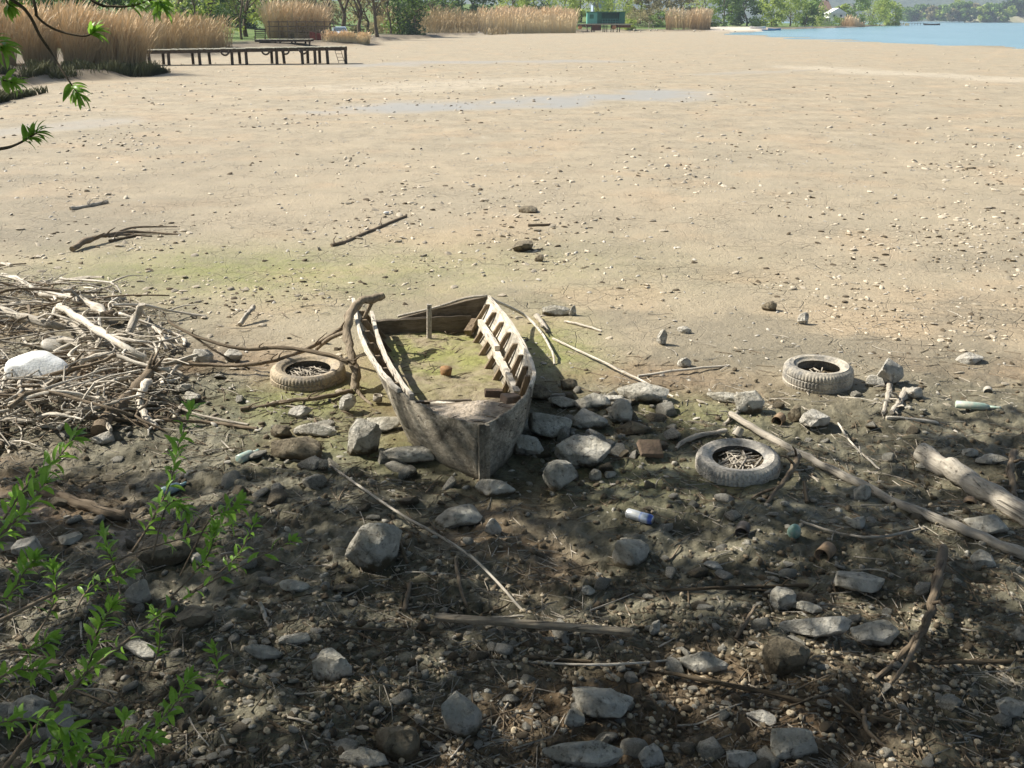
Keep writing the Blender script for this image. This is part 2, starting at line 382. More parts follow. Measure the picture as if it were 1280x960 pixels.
    crk = t.math('MULTIPLY', t.math('MAXIMUM', cr[0], t.math('MULTIPLY', cr[1], .6)), t.ramp(t.noise(co, .8, 4), [(.42, 0), (.58, 1)]))
    crk = t.math('MULTIPLY', crk, t.math('SUBTRACT', 1.0, t.attr('rough_zone')))
    c = t.mix(t.math('MULTIPLY', crk, .45), c, C(.13, .105, .07))
    c = t.mix(t.math('MULTIPLY', t.attr('wet'), .75), c, C(.29, .27, .225))
    # meadow and bank
    grass = t.mix(t.ramp(t.noise(co, .12, 5), [(.35, 0), (.65, 1)]), C(.07, .13, .022), C(.13, .18, .045))
    grass = t.mix(t.ramp(t.noise(co, .5, 5), [(.55, 0), (.7, .8)]), grass, C(.19, .15, .09))
    c = t.mix(t.attr('land'), c, C(.15, .12, .08)); c = t.mix(t.attr('meadow'), c, grass)
    c = t.mix(t.attr('sand'), c, C(.58, .50, .39))
    rg = t.mix(t.attr('wet'), t.mix(t.math('MULTIPLY', t.attr('rough_zone'), t.ramp(mid, [(.40, 1), (.58, 0)])), t.ramp(fine, [(.3, .95), (.7, .75)]), C(.42, .42, .42)), C(.36, .36, .36))
    hgt = t.math('ADD', t.math('MULTIPLY', t.noise(co, 55, 6, .7), .5), t.math('MULTIPLY', t.noise(co, 14, 6, .7), 1.2))
    hgt = t.math('SUBTRACT', hgt, t.math('MULTIPLY', crk, .8))
    b = t.bump(hgt, .022, 1.0)
    t.l(t.math('SUBTRACT', 1.0, t.math('MULTIPLY', t.attr('wet'), .93)), b.inputs['Strength'])
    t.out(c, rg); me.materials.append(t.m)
    tag(o, kind='structure'); return o
ground = make_ground()

# ---------------------------------------------------------------- lake
def make_lake():
    mb = MB(); pts = [(80, 10), (46, 100), (34, 200), (30, 300), (60, 360), (120, 520), (180, 700), (-200, 1200), (-900, 4200), (4200, 4200), (4200, 10)]
    mb.add([(x, y, SEA) for x, y in pts], [tuple(reversed(range(len(pts))))])
    t = NT('lake_water'); co = t.coord('Object', (1, .35, 1))
    w = t.noise(co, 1.6, 4, .6); w2 = t.noise(co, .06, 3)
    t.bump(w, .12, .7)
    c = t.mix(t.ramp(w2, [(.4, 0), (.6, 1)]), C(.12, .24, .28), C(.16, .29, .33))
    t.out(c, .22, Specular_IOR_Level=.5)
    o = mb.build('lake', t.m); tag(o, kind='structure')
make_lake()

# ---------------------------------------------------------------- far hills
def hill(name, x0, x1, y, dep, hts, base, m, seed, nx=260, ny=26):
    X, Tt = np.meshgrid(np.linspace(x0, x1, nx), np.linspace(0, 1, ny), indexing='ij')
    prof = np.interp(X, [q[0] for q in hts], [q[1] for q in hts])
    Z = prof * sm(0, 1, Tt) * (0.8 + .4 * fbm(X / 180, Tt * 3, seed, 4)) + base + 14 * fbm(X / 16, Tt * 30, seed + 3, 3) * sm(0, .08, Tt)
    Yy = y + dep * Tt + 60 * fbm(X / 300, Tt * 2, seed + 7, 3)
    V = np.stack([X.ravel(), Yy.ravel(), Z.ravel()], 1)
    i, j = np.meshgrid(np.arange(nx - 1), np.arange(ny - 1), indexing='ij')
    Q = np.stack([i * ny + j, (i + 1) * ny + j, (i + 1) * ny + j + 1, i * ny + j + 1], -1).reshape(-1, 4)
    return tag(npm(name, V, Q, m, smooth=True), kind='structure')
t = NT('wooded_hillside'); co = t.coord('Object')
c = t.mix(t.ramp(t.noise(co, .035, 6, .7), [(.38, 0), (.62, 1)]), C(.035, .055, .03), C(.10, .12, .065))
c = t.mix(t.ramp(t.noise(co, .004, 3), [(.55, 0), (.65, .7)]), c, C(.16, .17, .08))
t.bump(t.noise(co, .06, 6, .7), 8, 1); M['hill'] = t.out(c, .95)
hill('wooded_hills', -1700, 2900, 1900, 900, [(-1700, 190), (-300, 210), (500, 150), (800, 120), (1000, 150), (1300, 190), (2900, 230)], -4, M['hill'], 3)
hill('far_shore', 500, 2400, 1180, 160, [(500, .5), (640, 1.5), (760, 5), (1000, 9), (2400, 12)], -1.5, None or simple('far_shore_ground', C(.42, .37, .28), C(.14, .17, .06), .05, .95), 13, 200, 10)

# ================================================================== FOLIAGE
def leaf_mat(name, a, b, tr=.35, rough=.55):
    t = NT(name); co = t.coord('Object')
    c = t.mix(t.ramp(t.noise(co, 1.3 if tr < .5 else 9, 4, .6), [(.35, 0), (.65, 1)]), a, b)
    geo = t.n('ShaderNodeNewGeometry').outputs['Random Per Island']
    c = t.mix(t.math('MULTIPLY', geo, .5), c, tuple(min(1, x * 1.7) for x in b[:3]) + (1,))
    t.out(c, rough); t.b.inputs['Transmission Weight'].default_value = 0
    tl = t.n('ShaderNodeBsdfTranslucent'); t.l(c, tl.inputs[0]); ms = t.n('ShaderNodeMixShader'); ms.inputs[0].default_value = tr
    out = t.t.nodes['Material Output']; t.l(t.b.outputs[0], ms.inputs[1]); t.l(tl.outputs[0], ms.inputs[2]); t.l(ms.outputs[0], out.inputs[0])
    return t.m
def quads(c, L, Wd, rs, up=0.0, droop=0.0):
    """leaf quads: centres c (n,3), length L, width Wd, random direction (up biases them upright)"""
    n = len(c); d = rs.normal(size=(n, 3)); d[:, 2] = d[:, 2] * .6 + up - droop; d /= np.linalg.norm(d, axis=1)[:, None]
    e = rs.normal(size=(n, 3)); s = np.cross(d, e); s /= np.linalg.norm(s, axis=1)[:, None]
    L = (L * (0.6 + .8 * rs.rand(n)))[:, None]; w = (Wd * (0.6 + .8 * rs.rand(n)))[:, None]
    V = np.stack([c - d * L / 2, c + s * w / 2, c + d * L / 2, c - s * w / 2], 1).reshape(-1, 3)
    return V, np.arange(n * 4).reshape(-1, 4)
M['leaf_shade'] = leaf_mat('willow_foliage', C(.055, .095, .015), C(.10, .15, .03), .45)
M['leaf_near'] = leaf_mat('fresh_willow_leaf', C(.13, .27, .03), C(.22, .38, .06), .5, .36)
M['leaf_light'] = leaf_mat('light_foliage', C(.22, .29, .045), C(.32, .38, .08))
M['leaf_mid'] = leaf_mat('green_foliage', C(.10, .17, .03), C(.17, .25, .05))
M['leaf_dark'] = leaf_mat('dark_foliage', C(.04, .075, .02), C(.075, .12, .035))
M['leaf_brown'] = leaf_mat('budding_foliage', C(.22, .18, .09), C(.28, .25, .12))
M['reed'] = None
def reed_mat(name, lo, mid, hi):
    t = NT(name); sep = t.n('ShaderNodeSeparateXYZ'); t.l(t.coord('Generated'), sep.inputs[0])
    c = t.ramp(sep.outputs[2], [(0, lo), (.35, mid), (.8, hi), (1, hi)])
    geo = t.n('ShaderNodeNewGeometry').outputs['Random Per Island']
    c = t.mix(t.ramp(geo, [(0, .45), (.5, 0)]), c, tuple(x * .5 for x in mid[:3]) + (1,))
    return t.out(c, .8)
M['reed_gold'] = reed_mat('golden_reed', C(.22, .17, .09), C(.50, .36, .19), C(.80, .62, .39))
M['reed_tan'] = reed_mat('tan_reed', C(.28, .23, .12), C(.52, .39, .21), C(.66, .49, .27))
M['reed_pale'] = reed_mat('pale_reed', C(.36, .31, .17), C(.74, .60, .36), C(.84, .62, .38))
M['reed_green'] = reed_mat('tussock_grass', C(.035, .035, .018), C(.07, .08, .028), C(.17, .16, .07))

# ---- the willows on the bank that throw the shade (they stand outside the picture, left and behind)
def edge_y(x):
    xs = [-12, -3.3, -2.2, -1.0, -.4, .2, 1.0, 1.8, 2.6, 3.6, 14]; ys = [6.2, 6.05, 5.75, 5.75, 6.2, 7.05, 6.7, 6.1, 6.45, 6.75, 7.0]
    return np.interp(x, xs, ys)
GAPS = [(W(810, 640), .50, .18), (W(960, 600), .40, .15), (W(470, 620), .50, .16), (W(480, 665), .22, .10), (W(1180, 600), .35, .08), (W(1080, 830), .3, .08), (W(1000, 930), .22, .10), (W(400, 565), .5, .12),
        (W(610, 560), .22, .22), (W(250, 560), .3, .06), (W(170, 640), .22, .10), (W(1170, 790), .25, .08), (W(940, 700), .35, .05), (W(480, 700), .2, .1), (W(130, 620), .25, .06), (W(740, 505), .3, .12), (W(790, 690), .15, .07), (W(1220, 840), .3, .06), (W(620, 650), .2, .06), (W(1100, 560), .3, .06)]
def shade_p(x, y):
    e = edge_y(x) + .5 * (fbm(x * 1.5, y * 3.0, 33, 3) - .5)
    p = 1 - sm(-.42, .22, y - e)
    p = p * np.clip(0.30 + 1.35 * fbm(x * 1.3, y * 2.4, 37, 3, .6), 0, 1) * (1 - .9 * sm(.56, .66, fbm(x * 3.2, y * 6.5, 39, 2, .5)))
    for c, rx, ry in GAPS: p = p * (1 - .93 * np.exp(-(((x - c.x) / rx) ** 2 + ((y - c.y) / ry) ** 2) ** 1.5))
    return np.clip(p, 0, 1)
willow_roots = []
def make_willows():
    rs = np.random.RandomState(5); n = 330000
    gx = rs.uniform(-9, 12, n); gy = rs.uniform(-5, 7.4, n)
    k = rs.rand(n) < shade_p(gx, gy) * .47; gx, gy = gx[k], gy[k]
    z = 4.3 + 3.6 * fbm(gx * .5, gy * .5, 44, 2) + rs.normal(size=len(gx)) * .35
    s = z / SD.z * -1
    c = np.stack([gx - SD.x * s, gy - SD.y * s, z], 1)
    tr = [(-12.5, 4.5), (-7.5, .5), (-1.5, -2.2), (4.5, -3.0)]
    near = np.argmin(np.stack([(c[:, 0] - a) ** 2 * .8 + (c[:, 1] - b) ** 2 for a, b in tr]), 0)
    labs = ['willow leaning over the foreshore from the left, its twigs hanging in the top left', 'overhanging willow on the near bank left of the camera', 'overhanging willow just behind the camera', 'overhanging willow on the bank behind the camera to the right']
    for q, (a, b) in enumerate(tr):
        root = empty('willow_tree', (a, b, gz(a, b) - .1), 0, labs[q], 'tree'); o3 = Vector(root.location)
        cc = c[near == q]
        if len(cc) == 0: cc = np.array([[a, b, 6.0]])
        V, Q = quads(cc - np.array(o3), .17, .075, rs)
        f = npm('foliage', V, Q, M['leaf_shade'], root); tag(f, kind='stuff')
        top = Vector((cc[:, 0].mean(), cc[:, 1].mean(), 4.2)) - o3
        mb = MB(); pts = [(0, 0, 0), (.1, .1, 1.2), (.2 + top.x * .08, .15 + top.y * .08, 2.4), (top.x * .3, top.y * .3, 3.6)]
        mb.tube(*smooth_pts(pts, [.36, .30, .24, .18], 4), n=14, bump=.12, seed=q); mb.build('trunk', M['bark'], root, True)
        st = Vector(pts[-1]); st2 = Vector(pts[2])
        for j in range(16):
            e = Vector(cc[rs.randint(len(cc))]) - o3; s0 = st if j % 2 else st2
            mid = s0.lerp(e, .5) + Vector((rs.uniform(-.4, .4), rs.uniform(-.4, .4), .5))
            mb = MB(); pp, rr = smooth_pts([s0, s0.lerp(mid, .5) + Vector((0, 0, .25)), mid, e], [.11, .07, .045, .012], 4)
            mb.tube(pp, rr, n=7, bump=.1, seed=j); mb.build('branch', M['bark'], root, True)
        willow_roots.append(root)
make_willows()

# ================================================================== BOAT
BS = Vector((-.172, 5.667, 0)); BA = Vector((-.2, .98, 0)).normalized(); BR = Vector((BA.y, -BA.x, 0))
boat = empty('rowing_boat', (BS.x, BS.y, gz(BS.x, BS.y) - .03), math.atan2(BA.y, BA.x) - math.pi / 2,
             'derelict grey wooden rowing boat stranded bow first in the mud, filled with silt', 'boat')
# local frame: x = starboard (right in the picture), y = from stem to stern
UL = [0, .10, .22, .42, .68, .95, 1.25, 1.6, 2.0, 2.45, 3.02]
TOPW = [.012, .12, .235, .37, .47, .515, .548, .578, .598, .602, .59]
TOPH = [.40, .405, .41, .425, .44, .43, .415, .40, .39, .38, .37]
BOTW = [.010, .075, .165, .280, .365, .375, .375, .37, .37, .37, .37]
def ip(u, L): return float(np.interp(u, UL, L))
def side_pt(u, k, inset=0.0, s=1):          # k: 0 bottom .. 1 gunwale
    w = ip(u, BOTW) * (1 - k) + ip(u, TOPW) * k + .018 * math.sin(k * math.pi)
    zb = .0; return Vector((s * (w - inset), u, zb + (ip(u, TOPH) - zb) * k))
def side_panel(name, s, k0, k1, u0, u1, m, th=.02, rag0=0.0, rag1=0.0, seed=1, nu=60, nk=6):
    r = random.Random(seed); V = []; Fc = []
    rg = [r.uniform(-1, 1) for _ in range(nu + 1)]
    for i in range(nu + 1):
        u = u0 + (u1 - u0) * i / nu; jag = (math.sin(u * 23 + seed) * .5 + rg[i] * .6)
        for j in range(nk + 1):
            k = k0 + (k1 - k0) * j / nk + (rag1 * jag * (j == nk)) + (rag0 * jag * (j == 0))
            V.append(side_pt(u, k, 0, s)); V.append(side_pt(u, k, th, s))
    W2 = (nk + 1) * 2
    for i in range(nu):
        for j in range(nk):
            a = i * W2 + j * 2; b = a + 2; c = a + W2 + 2; d = a + W2
            Fc.append((a, b, c, d)); Fc.append((a + 1, d + 1, c + 1, b + 1))
        a = i * W2; Fc.append((a, a + W2, a + W2 + 1, a + 1)); a = i * W2 + nk * 2; Fc.append((a, a + 1, a + W2 + 1, a + W2))
    for j in range(nk):
        a = j * 2; Fc.append((a, a + 1, a + 3, a + 2)); a = nu * W2 + j * 2; Fc.append((a, a + 2, a + 3, a + 1))
    if s < 0: Fc = [tuple(reversed(q)) for q in Fc]
    mb = MB(); mb.add(V, Fc); return mb.build(name, m, boat, True)
def planks_mat(name, dark, light, crack):
    t = NT(name); co = t.coord('Object')
    g = t.noise(t.coord('Object', (1, .09, 1)), 45, 6, .75, .4); b = t.noise(co, 3.2, 6, .65, .6)
    c = t.mix(t.ramp(g, [(.38, 0), (.62, 1)]), dark, light)
    c = t.mix(t.ramp(b, [(.38, .9), (.58, 0)]), c, tuple(x * .38 for x in dark[:3]) + (1,))
    c = t.mix(t.ramp(t.noise(co, 40, 5, .7), [(.58, 0), (.70, .5)]), c, crack)
    sep = t.n('ShaderNodeSeparateXYZ'); t.l(co, sep.inputs[0])
    lv = t.math('ADD', sep.outputs[2], t.math('MULTIPLY', t.noise(co, 9, 4), .12))
    c = t.mix(t.ramp(lv, [(.08, .8), (.17, 0)]), c, C(.12, .095, .06))
    crk = t.ramp(t.noise(t.coord('Object', (1, .10, 1)), 34, 6, .8, .8), [(.36, 1), (.40, 0)])
    c = t.mix(t.math('MULTIPLY', crk, .75), c, C(.05, .04, .028))
    t.bump(t.math('SUBTRACT', t.math('ADD', g, t.math('MULTIPLY', b, .8)), t.math('MULTIPLY', crk, .8)), .014, 1.0); return t.out(c, .85)
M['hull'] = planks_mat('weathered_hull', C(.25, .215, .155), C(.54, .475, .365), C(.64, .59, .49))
M['hull_sunlit'] = planks_mat('sunlit_inner_planking', C(.50, .44, .34), C(.70, .64, .53), C(.75, .70, .60))  # sunlight on the starboard planking is put into this paler colour
# outer skin, two strakes a side with the seam between them recessed
for s in (-1, 1):
    side_panel('hull_plank', s, .0, .455, .805, 3.02, M['hull'], .022, 0, 0, 3 + s)
    side_panel('hull_plank', s, .0, .97 if s < 0 else .985, .012, .80, M['hull'], .024, 0, .030 if s < 0 else .012, 7 + s, 46)
    side_panel('hull_plank', s, .465, .97, .805, 3.02, M['hull_sunlit'] if s > 0 else M['hull'], .020, 0, .006, 9 + s)
# stem post: two upright strips
mb = MB(); mb.beam((-.017, -.022, -.02), (-.017, -.036, .425), .032, .034, (0, 1, 0), .002); mb.build('stem_post', M['hull'], boat, bevel=.003)
mb = MB(); mb.beam((.019, -.016, -.02), (.019, -.028, .410), .032, .028, (0, 1, 0), .002); mb.build('stem_post', M['hull'], boat, bevel=.003)
# gunwale strips, from the corner aft
def rail(name, s, u0, u1, k, inset, w, h, m, seed=0, extra=0.0, n=26, drop=0.0):
    r = random.Random(seed); V = []; Fc = []
    for i in range(n + 1):
        u = u0 + (u1 - u0) * i / n; p = side_pt(u, k, inset, s); p.z += extra + drop * i / n + r.uniform(-.003, .003); p.x += r.uniform(-.002, .002)
        ww = w * r.uniform(.86, 1.1)
        for a, b in ((-1, -1), (1, -1), (1, 1), (-1, 1)): V.append(p + Vector((a * ww / 2, 0, b * h / 2)))
    for i in range(n):
        for a in range(4): b = (a + 1) % 4; Fc.append((i * 4 + a, i * 4 + b, (i + 1) * 4 + b, (i + 1) * 4 + a))
    Fc += [(3, 2, 1, 0), tuple(n * 4 + a for a in range(4))]
    mb = MB(); mb.add(V, Fc); return mb.build(name, m, boat, bevel=.003)
rail('gunwale', 1, .52, 3.04, 1.0, .004, .026, .030, M['drift_pale'], 3)
rail('gunwale', -1, .60, 3.20, 1.0, .004, .030, .030, M['drift_pale'], 4)
rail('stringer', 1, .88, 1.9, .56, .075, .044, .062, M['drift_pale'], 5, 0)
rail('stringer', 1, 1.86, 2.66, .62, .085, .042, .055, M['drift_pale'], 6, .02)
rail('stringer', -1, .70, 3.0, .80, .115, .030, .040, M['drift_pale'], 7, 0)
# nails along the seams
for s in (-1, 1):
    for k, u in enumerate([.10, .24, .38, .54, .70]):
        for kk in (.08, .80):
            p = side_pt(u, kk, -.004, s); mb = MB(); mb.tube([p, p + Vector((s * .006, -.004, 0))], [.006, .005], 7); mb.build('nail', M['boat_dark'], boat)
# ribs
def rib(u, s, k0, k1, dep, th):
    a = side_pt(u, k0, .022, s); b = side_pt(u, k1, .022, s); a2 = side_pt(u, k0, .022 + dep * 1.15, s); b2 = side_pt(u, k1, .022 + dep * .75, s)
    V = []
    for q in (a, b, b2, a2):
        for d in (-th / 2, th / 2): V.append(q + Vector((0, d, 0)))
    mb = MB(); mb.add(V, [(0, 2, 4, 6), (1, 7, 5, 3), (0, 1, 3, 2), (2, 3, 5, 4), (4, 5, 7, 6), (6, 7, 1, 0)])
    mb.build('rib', M['rib'], boat, bevel=.003)
for i, u in enumerate([.78, 1.0, 1.30, 1.62, 1.94, 2.26, 2.58, 2.86]): rib(u, 1, .06, .95, .050, .030)
for i, u in enumerate([.85, 1.22, 1.55, 1.90, 2.25, 2.6, 2.9]): rib(u, -1, .06, .93, .075, .026)
# silt deck in the bow, the beam behind it
def strip_mesh(name, us, zf, kf, m, nx=24, amp=.01, seed=0, inset=.03, thick=.0):
    V = []; nu = len(us)
    X = np.linspace(-1, 1, nx)
    for u in us:
        for x in X:
            z = zf(u, x); k = max(0.0, min(1.0, z / ip(u, TOPH))); w = ip(u, BOTW) * (1 - k) + ip(u, TOPW) * k - inset
            w = max(w, .004)
            px, py = x * w, u
            zz = z + amp * (float(fbm(np.array([px * 8 + 5]), np.array([py * 8]), 50 + seed, 4, .6)[0]) - .5) * 2
            V.append((px, py, zz))
    Q = [(i * nx + j, i * nx + j + 1, (i + 1) * nx + j + 1, (i + 1) * nx + j) for i in range(nu - 1) for j in range(nx - 1)]
    return npm(name, V, Q, m, boat, True)
t = NT('algae_silt'); co = t.coord('Object')
c = t.mix(t.ramp(t.noise(co, 14, 6, .7), [(.35, 0), (.65, 1)]), C(.20, .16, .095), C(.36, .30, .20))
g = t.mix(t.ramp(t.noise(co, 22, 5), [(.3, 0), (.7, 1)]), C(.20, .20, .065), C(.32, .325, .11))
sep = t.n('ShaderNodeSeparateXYZ'); t.l(co, sep.inputs[0])
gf = t.math('MULTIPLY', t.ramp(t.noise(co, 2.6, 5, .6), [(.34, 0), (.55, 1)]), t.ramp(sep.outputs[1], [(1.25, 0), (1.9, 1)]))
gr = t.n('ShaderNodeMapRange'); gr.inputs[1].default_value = 1.0; gr.inputs[2].default_value = 1.9; t.l(sep.outputs[1], gr.inputs[0])
gf = t.math('MULTIPLY', t.ramp(t.noise(co, 2.6, 5, .6), [(.40, 0), (.60, .9)]), gr.outputs[0])
c = t.mix(gf, c, g); t.bump(t.noise(co, 45, 7, .75), .02, 1.0); M['silt'] = t.out(c, .9)
sl = strip_mesh('silt', np.linspace(.66, 3.05, 130), lambda u, x: .105 - .02 * sm(1.4, 2.8, u) + .02 * math.sin(u * 5 + x * 2), None, M['silt'], 70, .022, 1, .0)
sd_ = strip_mesh('bow_silt', np.linspace(.03, .66, 50), lambda u, x: .335 - .05 * u - .03 * x * x, None, simple('pale_silt', C(.50, .42, .33), C(.26, .21, .15), 16, .9, .03, 30), 34, .02, 2, .02)
mb = MB(); mb.beam((-.41, .69, .235), (.40, .67, .26), .05, .085, jit=.006); mb.build('thwart', M['boat_dark'], boat, bevel=.004)
mb = MB(); mb.beam((-.40, .98, .205), (.10, 1.04, .165), .018, .02, jit=.003); mb.build('crossbar', M['boat_dark'], boat)
mb = MB(); mb.beam((-.27, 1.16, .14), (-.03, .76, .25), .05, .018, jit=.004); mb.build('loose_plank', M['drift_pale'], boat)
# transom: low board with the shade on its face put into the dark colour, upper plank that slopes up to the starboard corner, thin pale strip on it
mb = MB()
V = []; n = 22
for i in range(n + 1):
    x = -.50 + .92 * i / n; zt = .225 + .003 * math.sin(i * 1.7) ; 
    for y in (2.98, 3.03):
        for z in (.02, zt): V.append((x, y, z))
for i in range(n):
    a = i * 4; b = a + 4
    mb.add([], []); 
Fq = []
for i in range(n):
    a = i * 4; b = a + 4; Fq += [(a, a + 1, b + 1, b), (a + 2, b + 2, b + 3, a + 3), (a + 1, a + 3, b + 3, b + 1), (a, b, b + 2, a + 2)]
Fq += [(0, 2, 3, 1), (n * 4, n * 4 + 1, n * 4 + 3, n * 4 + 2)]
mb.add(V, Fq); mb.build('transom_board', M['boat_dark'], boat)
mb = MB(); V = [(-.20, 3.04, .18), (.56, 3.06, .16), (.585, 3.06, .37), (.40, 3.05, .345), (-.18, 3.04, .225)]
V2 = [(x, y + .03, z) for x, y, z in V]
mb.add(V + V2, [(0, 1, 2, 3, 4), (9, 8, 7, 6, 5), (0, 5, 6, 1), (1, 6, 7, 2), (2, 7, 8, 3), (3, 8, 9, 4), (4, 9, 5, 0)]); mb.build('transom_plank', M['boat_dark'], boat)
mb = MB(); pp, rr = smooth_pts([(-.22, 3.02, .245), (.1, 3.03, .30), (.38, 3.04, .37), (.57, 3.03, .385)], [.014, .014, .016, .013], 5); mb.tube(pp, rr, 6, .8, .1, 2); mb.build('top_strip', M['drift'], boat, True)
mb = MB(); mb.beam((.02, 2.78, .06), (.03, 2.80, .40), .040, .026, (0, 1, 0), .004); mb.build('upright_stake', M['drift'], boat, bevel=.004)
mb = MB(); mb.beam((.36, 2.80, .13), (.44, 2.93, .20), .06, .045, jit=.006); mb.build('broken_batten', M['rib'], boat)

def wmat(o): return boat.matrix_world
bpy.context.view_layer.update()
BM = Matrix.Translation(boat.location) @ Matrix.Rotation(boat.rotation_euler.z, 4, 'Z')
def brick(p, rz, d, label, m, tilt=(0, 0)):
    mb = MB(); mb.box((0, 0, 0), d, None, .006); o = mb.build('brick', m, None, bevel=.006); o.location = BM @ Vector(p); o.rotation_euler = (tilt[0], tilt[1], rz)
    tag(o, label, 'brick'); return o
brick((.20, .74, .325), .1, (.12, .06, .05), 'brown brick lying on the cross beam near the bow of the stranded boat', M['brick'], (.1, .05))
brick((.27, .52, .36), .6, (.11, .075, .045), 'broken brick piece on the silt in the bow just in front of the cross beam', simple('dusty_brick', C(.34, .24, .17), C(.22, .15, .10), 30, .9, .006), (.1, .1))
mb = MB(); mb.tube([(0, 0, 0), (.0, .0, .085)], [.036, .048], 14); o = mb.build('rusty_tin', simple('rust', C(.30, .17, .07), C(.18, .10, .045), 40, .8, .003), None, True); o.location = BM @ Vector((.02, 1.78, .085)); o.rotation_euler = (.15, .1, 0)
tag(o, 'small rusty tin standing on the green silt inside the boat', 'tin')

# ================================================================== TYRES
def tyre_mat(name, dirt, cov):
    t = NT(name); co = t.coord('Object'); g = t.ramp(t.noise(co, 4.5, 6, .7), [(cov - .12, 0), (cov + .14, 1)])
    c = t.mix(g, C(.10, .105, .11), dirt); c = t.mix(t.ramp(t.noise(co, 60, 4), [(.35, .5), (.55, 0)]), c, C(.07, .065, .06))
    geo = t.n('ShaderNodeNewGeometry'); sp = t.n('ShaderNodeSeparateXYZ'); t.l(co, sp.inputs[0])
    c = t.mix(t.ramp(t.math('ADD', sp.outputs[2], t.math('MULTIPLY', t.noise(co, 8), .08)), [(.05, 1), (.12, 0)]), c, tuple(x * .8 for x in dirt[:3]) + (1,))
    t.bump(t.noise(co, 50, 5), .004); return t.out(c, .8)
def tyre(px, py, R, wd, tilt, label, m, sink, seed, crush=0.0, fill='litter'):
    p = G(px, py); root = empty('car_tyre', (p.x, p.y, p.z - sink), seed * .7, label, 'tyre')
    r0 = R * .60; hw = wd / 2; nseg = 186
    # profile: outside from the lower bead round the tread to the upper bead, then the inner wall back
    def prof(seg):
        rib_ = .007 if seg % 3 else 0.0; e = R
        return [(r0, -hw * .72), (r0 + .012, -hw * .86), (r0 + (R - r0) * .45, -hw * 1.03), (R - .035, -hw * .98), (R - .016 , -hw * .88), (R - .004 - (0 if rib_ else .006), -hw * .70),
                (e - (0 if rib_ else .006), -hw * .40), (e - .008, -hw * .34), (e - .008, -hw * .28), (e - (0 if rib_ else .005), -hw * .22), (e - (0 if rib_ else .005), hw * .22), (e - .008, hw * .28), (e - .008, hw * .34), (e - (0 if rib_ else .006), hw * .40),
                (R - .004 - (0 if rib_ else .006), hw * .70), (R - .016 - (0 if rib_ else .006), hw * .88), (R - .035, hw * .98), (r0 + (R - r0) * .62, hw * 1.045), (r0 + (R - r0) * .58, hw * 1.03), (r0 + (R - r0) * .30, hw * 1.0), (r0 + .022, hw * .88), (r0 + .018, hw * .82), (r0, hw * .72),
                (r0 + .012, hw * .62), (r0 + (R - r0) * .5, hw * .86), (R - .03, hw * .72), (R - .02, 0), (R - .03, -hw * .72), (r0 + (R - r0) * .5, -hw * .86), (r0 + .012, -hw * .62)]
    V = []; Q = []; K = len(prof(0))
    for s in range(nseg):
        a = 6.28318 * s / nseg; sg = 1 + crush * math.cos(2 * a + seed) * .06
        for (rr, z) in prof(s):
            zz = z - crush * .02 * math.cos(a - 2.2) * (1 if z > 0 else 0)
            V.append((rr * sg * math.cos(a), rr * sg * math.sin(a), zz + hw))
    for s in range(nseg):
        for k in range(K): Q.append((s * K + k, ((s + 1) % nseg) * K + k, ((s + 1) % nseg) * K + (k + 1) % K, s * K + (k + 1) % K))
    o = npm('tyre_casing', V, Q, m, root, False); o.data.polygons.foreach_set('use_smooth', [True] * len(Q))
    try: o.data.set_sharp_from_angle(angle=math.radians(38))
    except Exception: pass
    root.rotation_euler = (tilt[0], tilt[1], seed * .7)
    # silt caught inside
    n = 26; V = [(0, 0, hw * .75)]; Q = []
    rs = random.Random(seed)
    for ring in range(1, 7):
        for k in range(n):
            a = 6.28318 * k / n; rr = (R - .03) * ring / 6; V.append((rr * math.cos(a), rr * math.sin(a), hw * .75 + rs.uniform(-.008, .010)))
    F3 = [(0, 1 + k, 1 + (k + 1) % n) for k in range(n)]; F4 = [(1 + (r_ - 1) * n + k, 1 + r_ * n + k, 1 + r_ * n + (k + 1) % n, 1 + (r_ - 1) * n + (k + 1) % n) for r_ in range(1, 6) for k in range(n)]
    mb = MB(); mb.add(V, F3 + F4); sl = mb.build('silt_fill', M['clodmud'], root, True)
    return root
M['clodmud'] = simple('silt_fill', C(.25, .20, .13), C(.13, .10, .06), 20, .95, .02, 60)
T1 = tyre(385, 474, .285, .17, (.02, -.05), 'sunken muddy car tyre left of the boat with twigs lying across it', tyre_mat('muddy_rubber', C(.42, .34, .23), .40), .06, 3, .4)
T2 = tyre(1021, 479, .262, .175, (.02, -.02), 'thick pale grey car tyre farthest from the camera, on sunlit open mud', tyre_mat('dusty_rubber', C(.52, .46, .36), .44), .02, 1)
T3 = tyre(922, 587, .262, .14, (-.03, .06), 'grey car tyre in the dappled shade, filled with dry sticks and half sunk', tyre_mat('grey_rubber', C(.52, .47, .39), .42), .035, 5, .3)

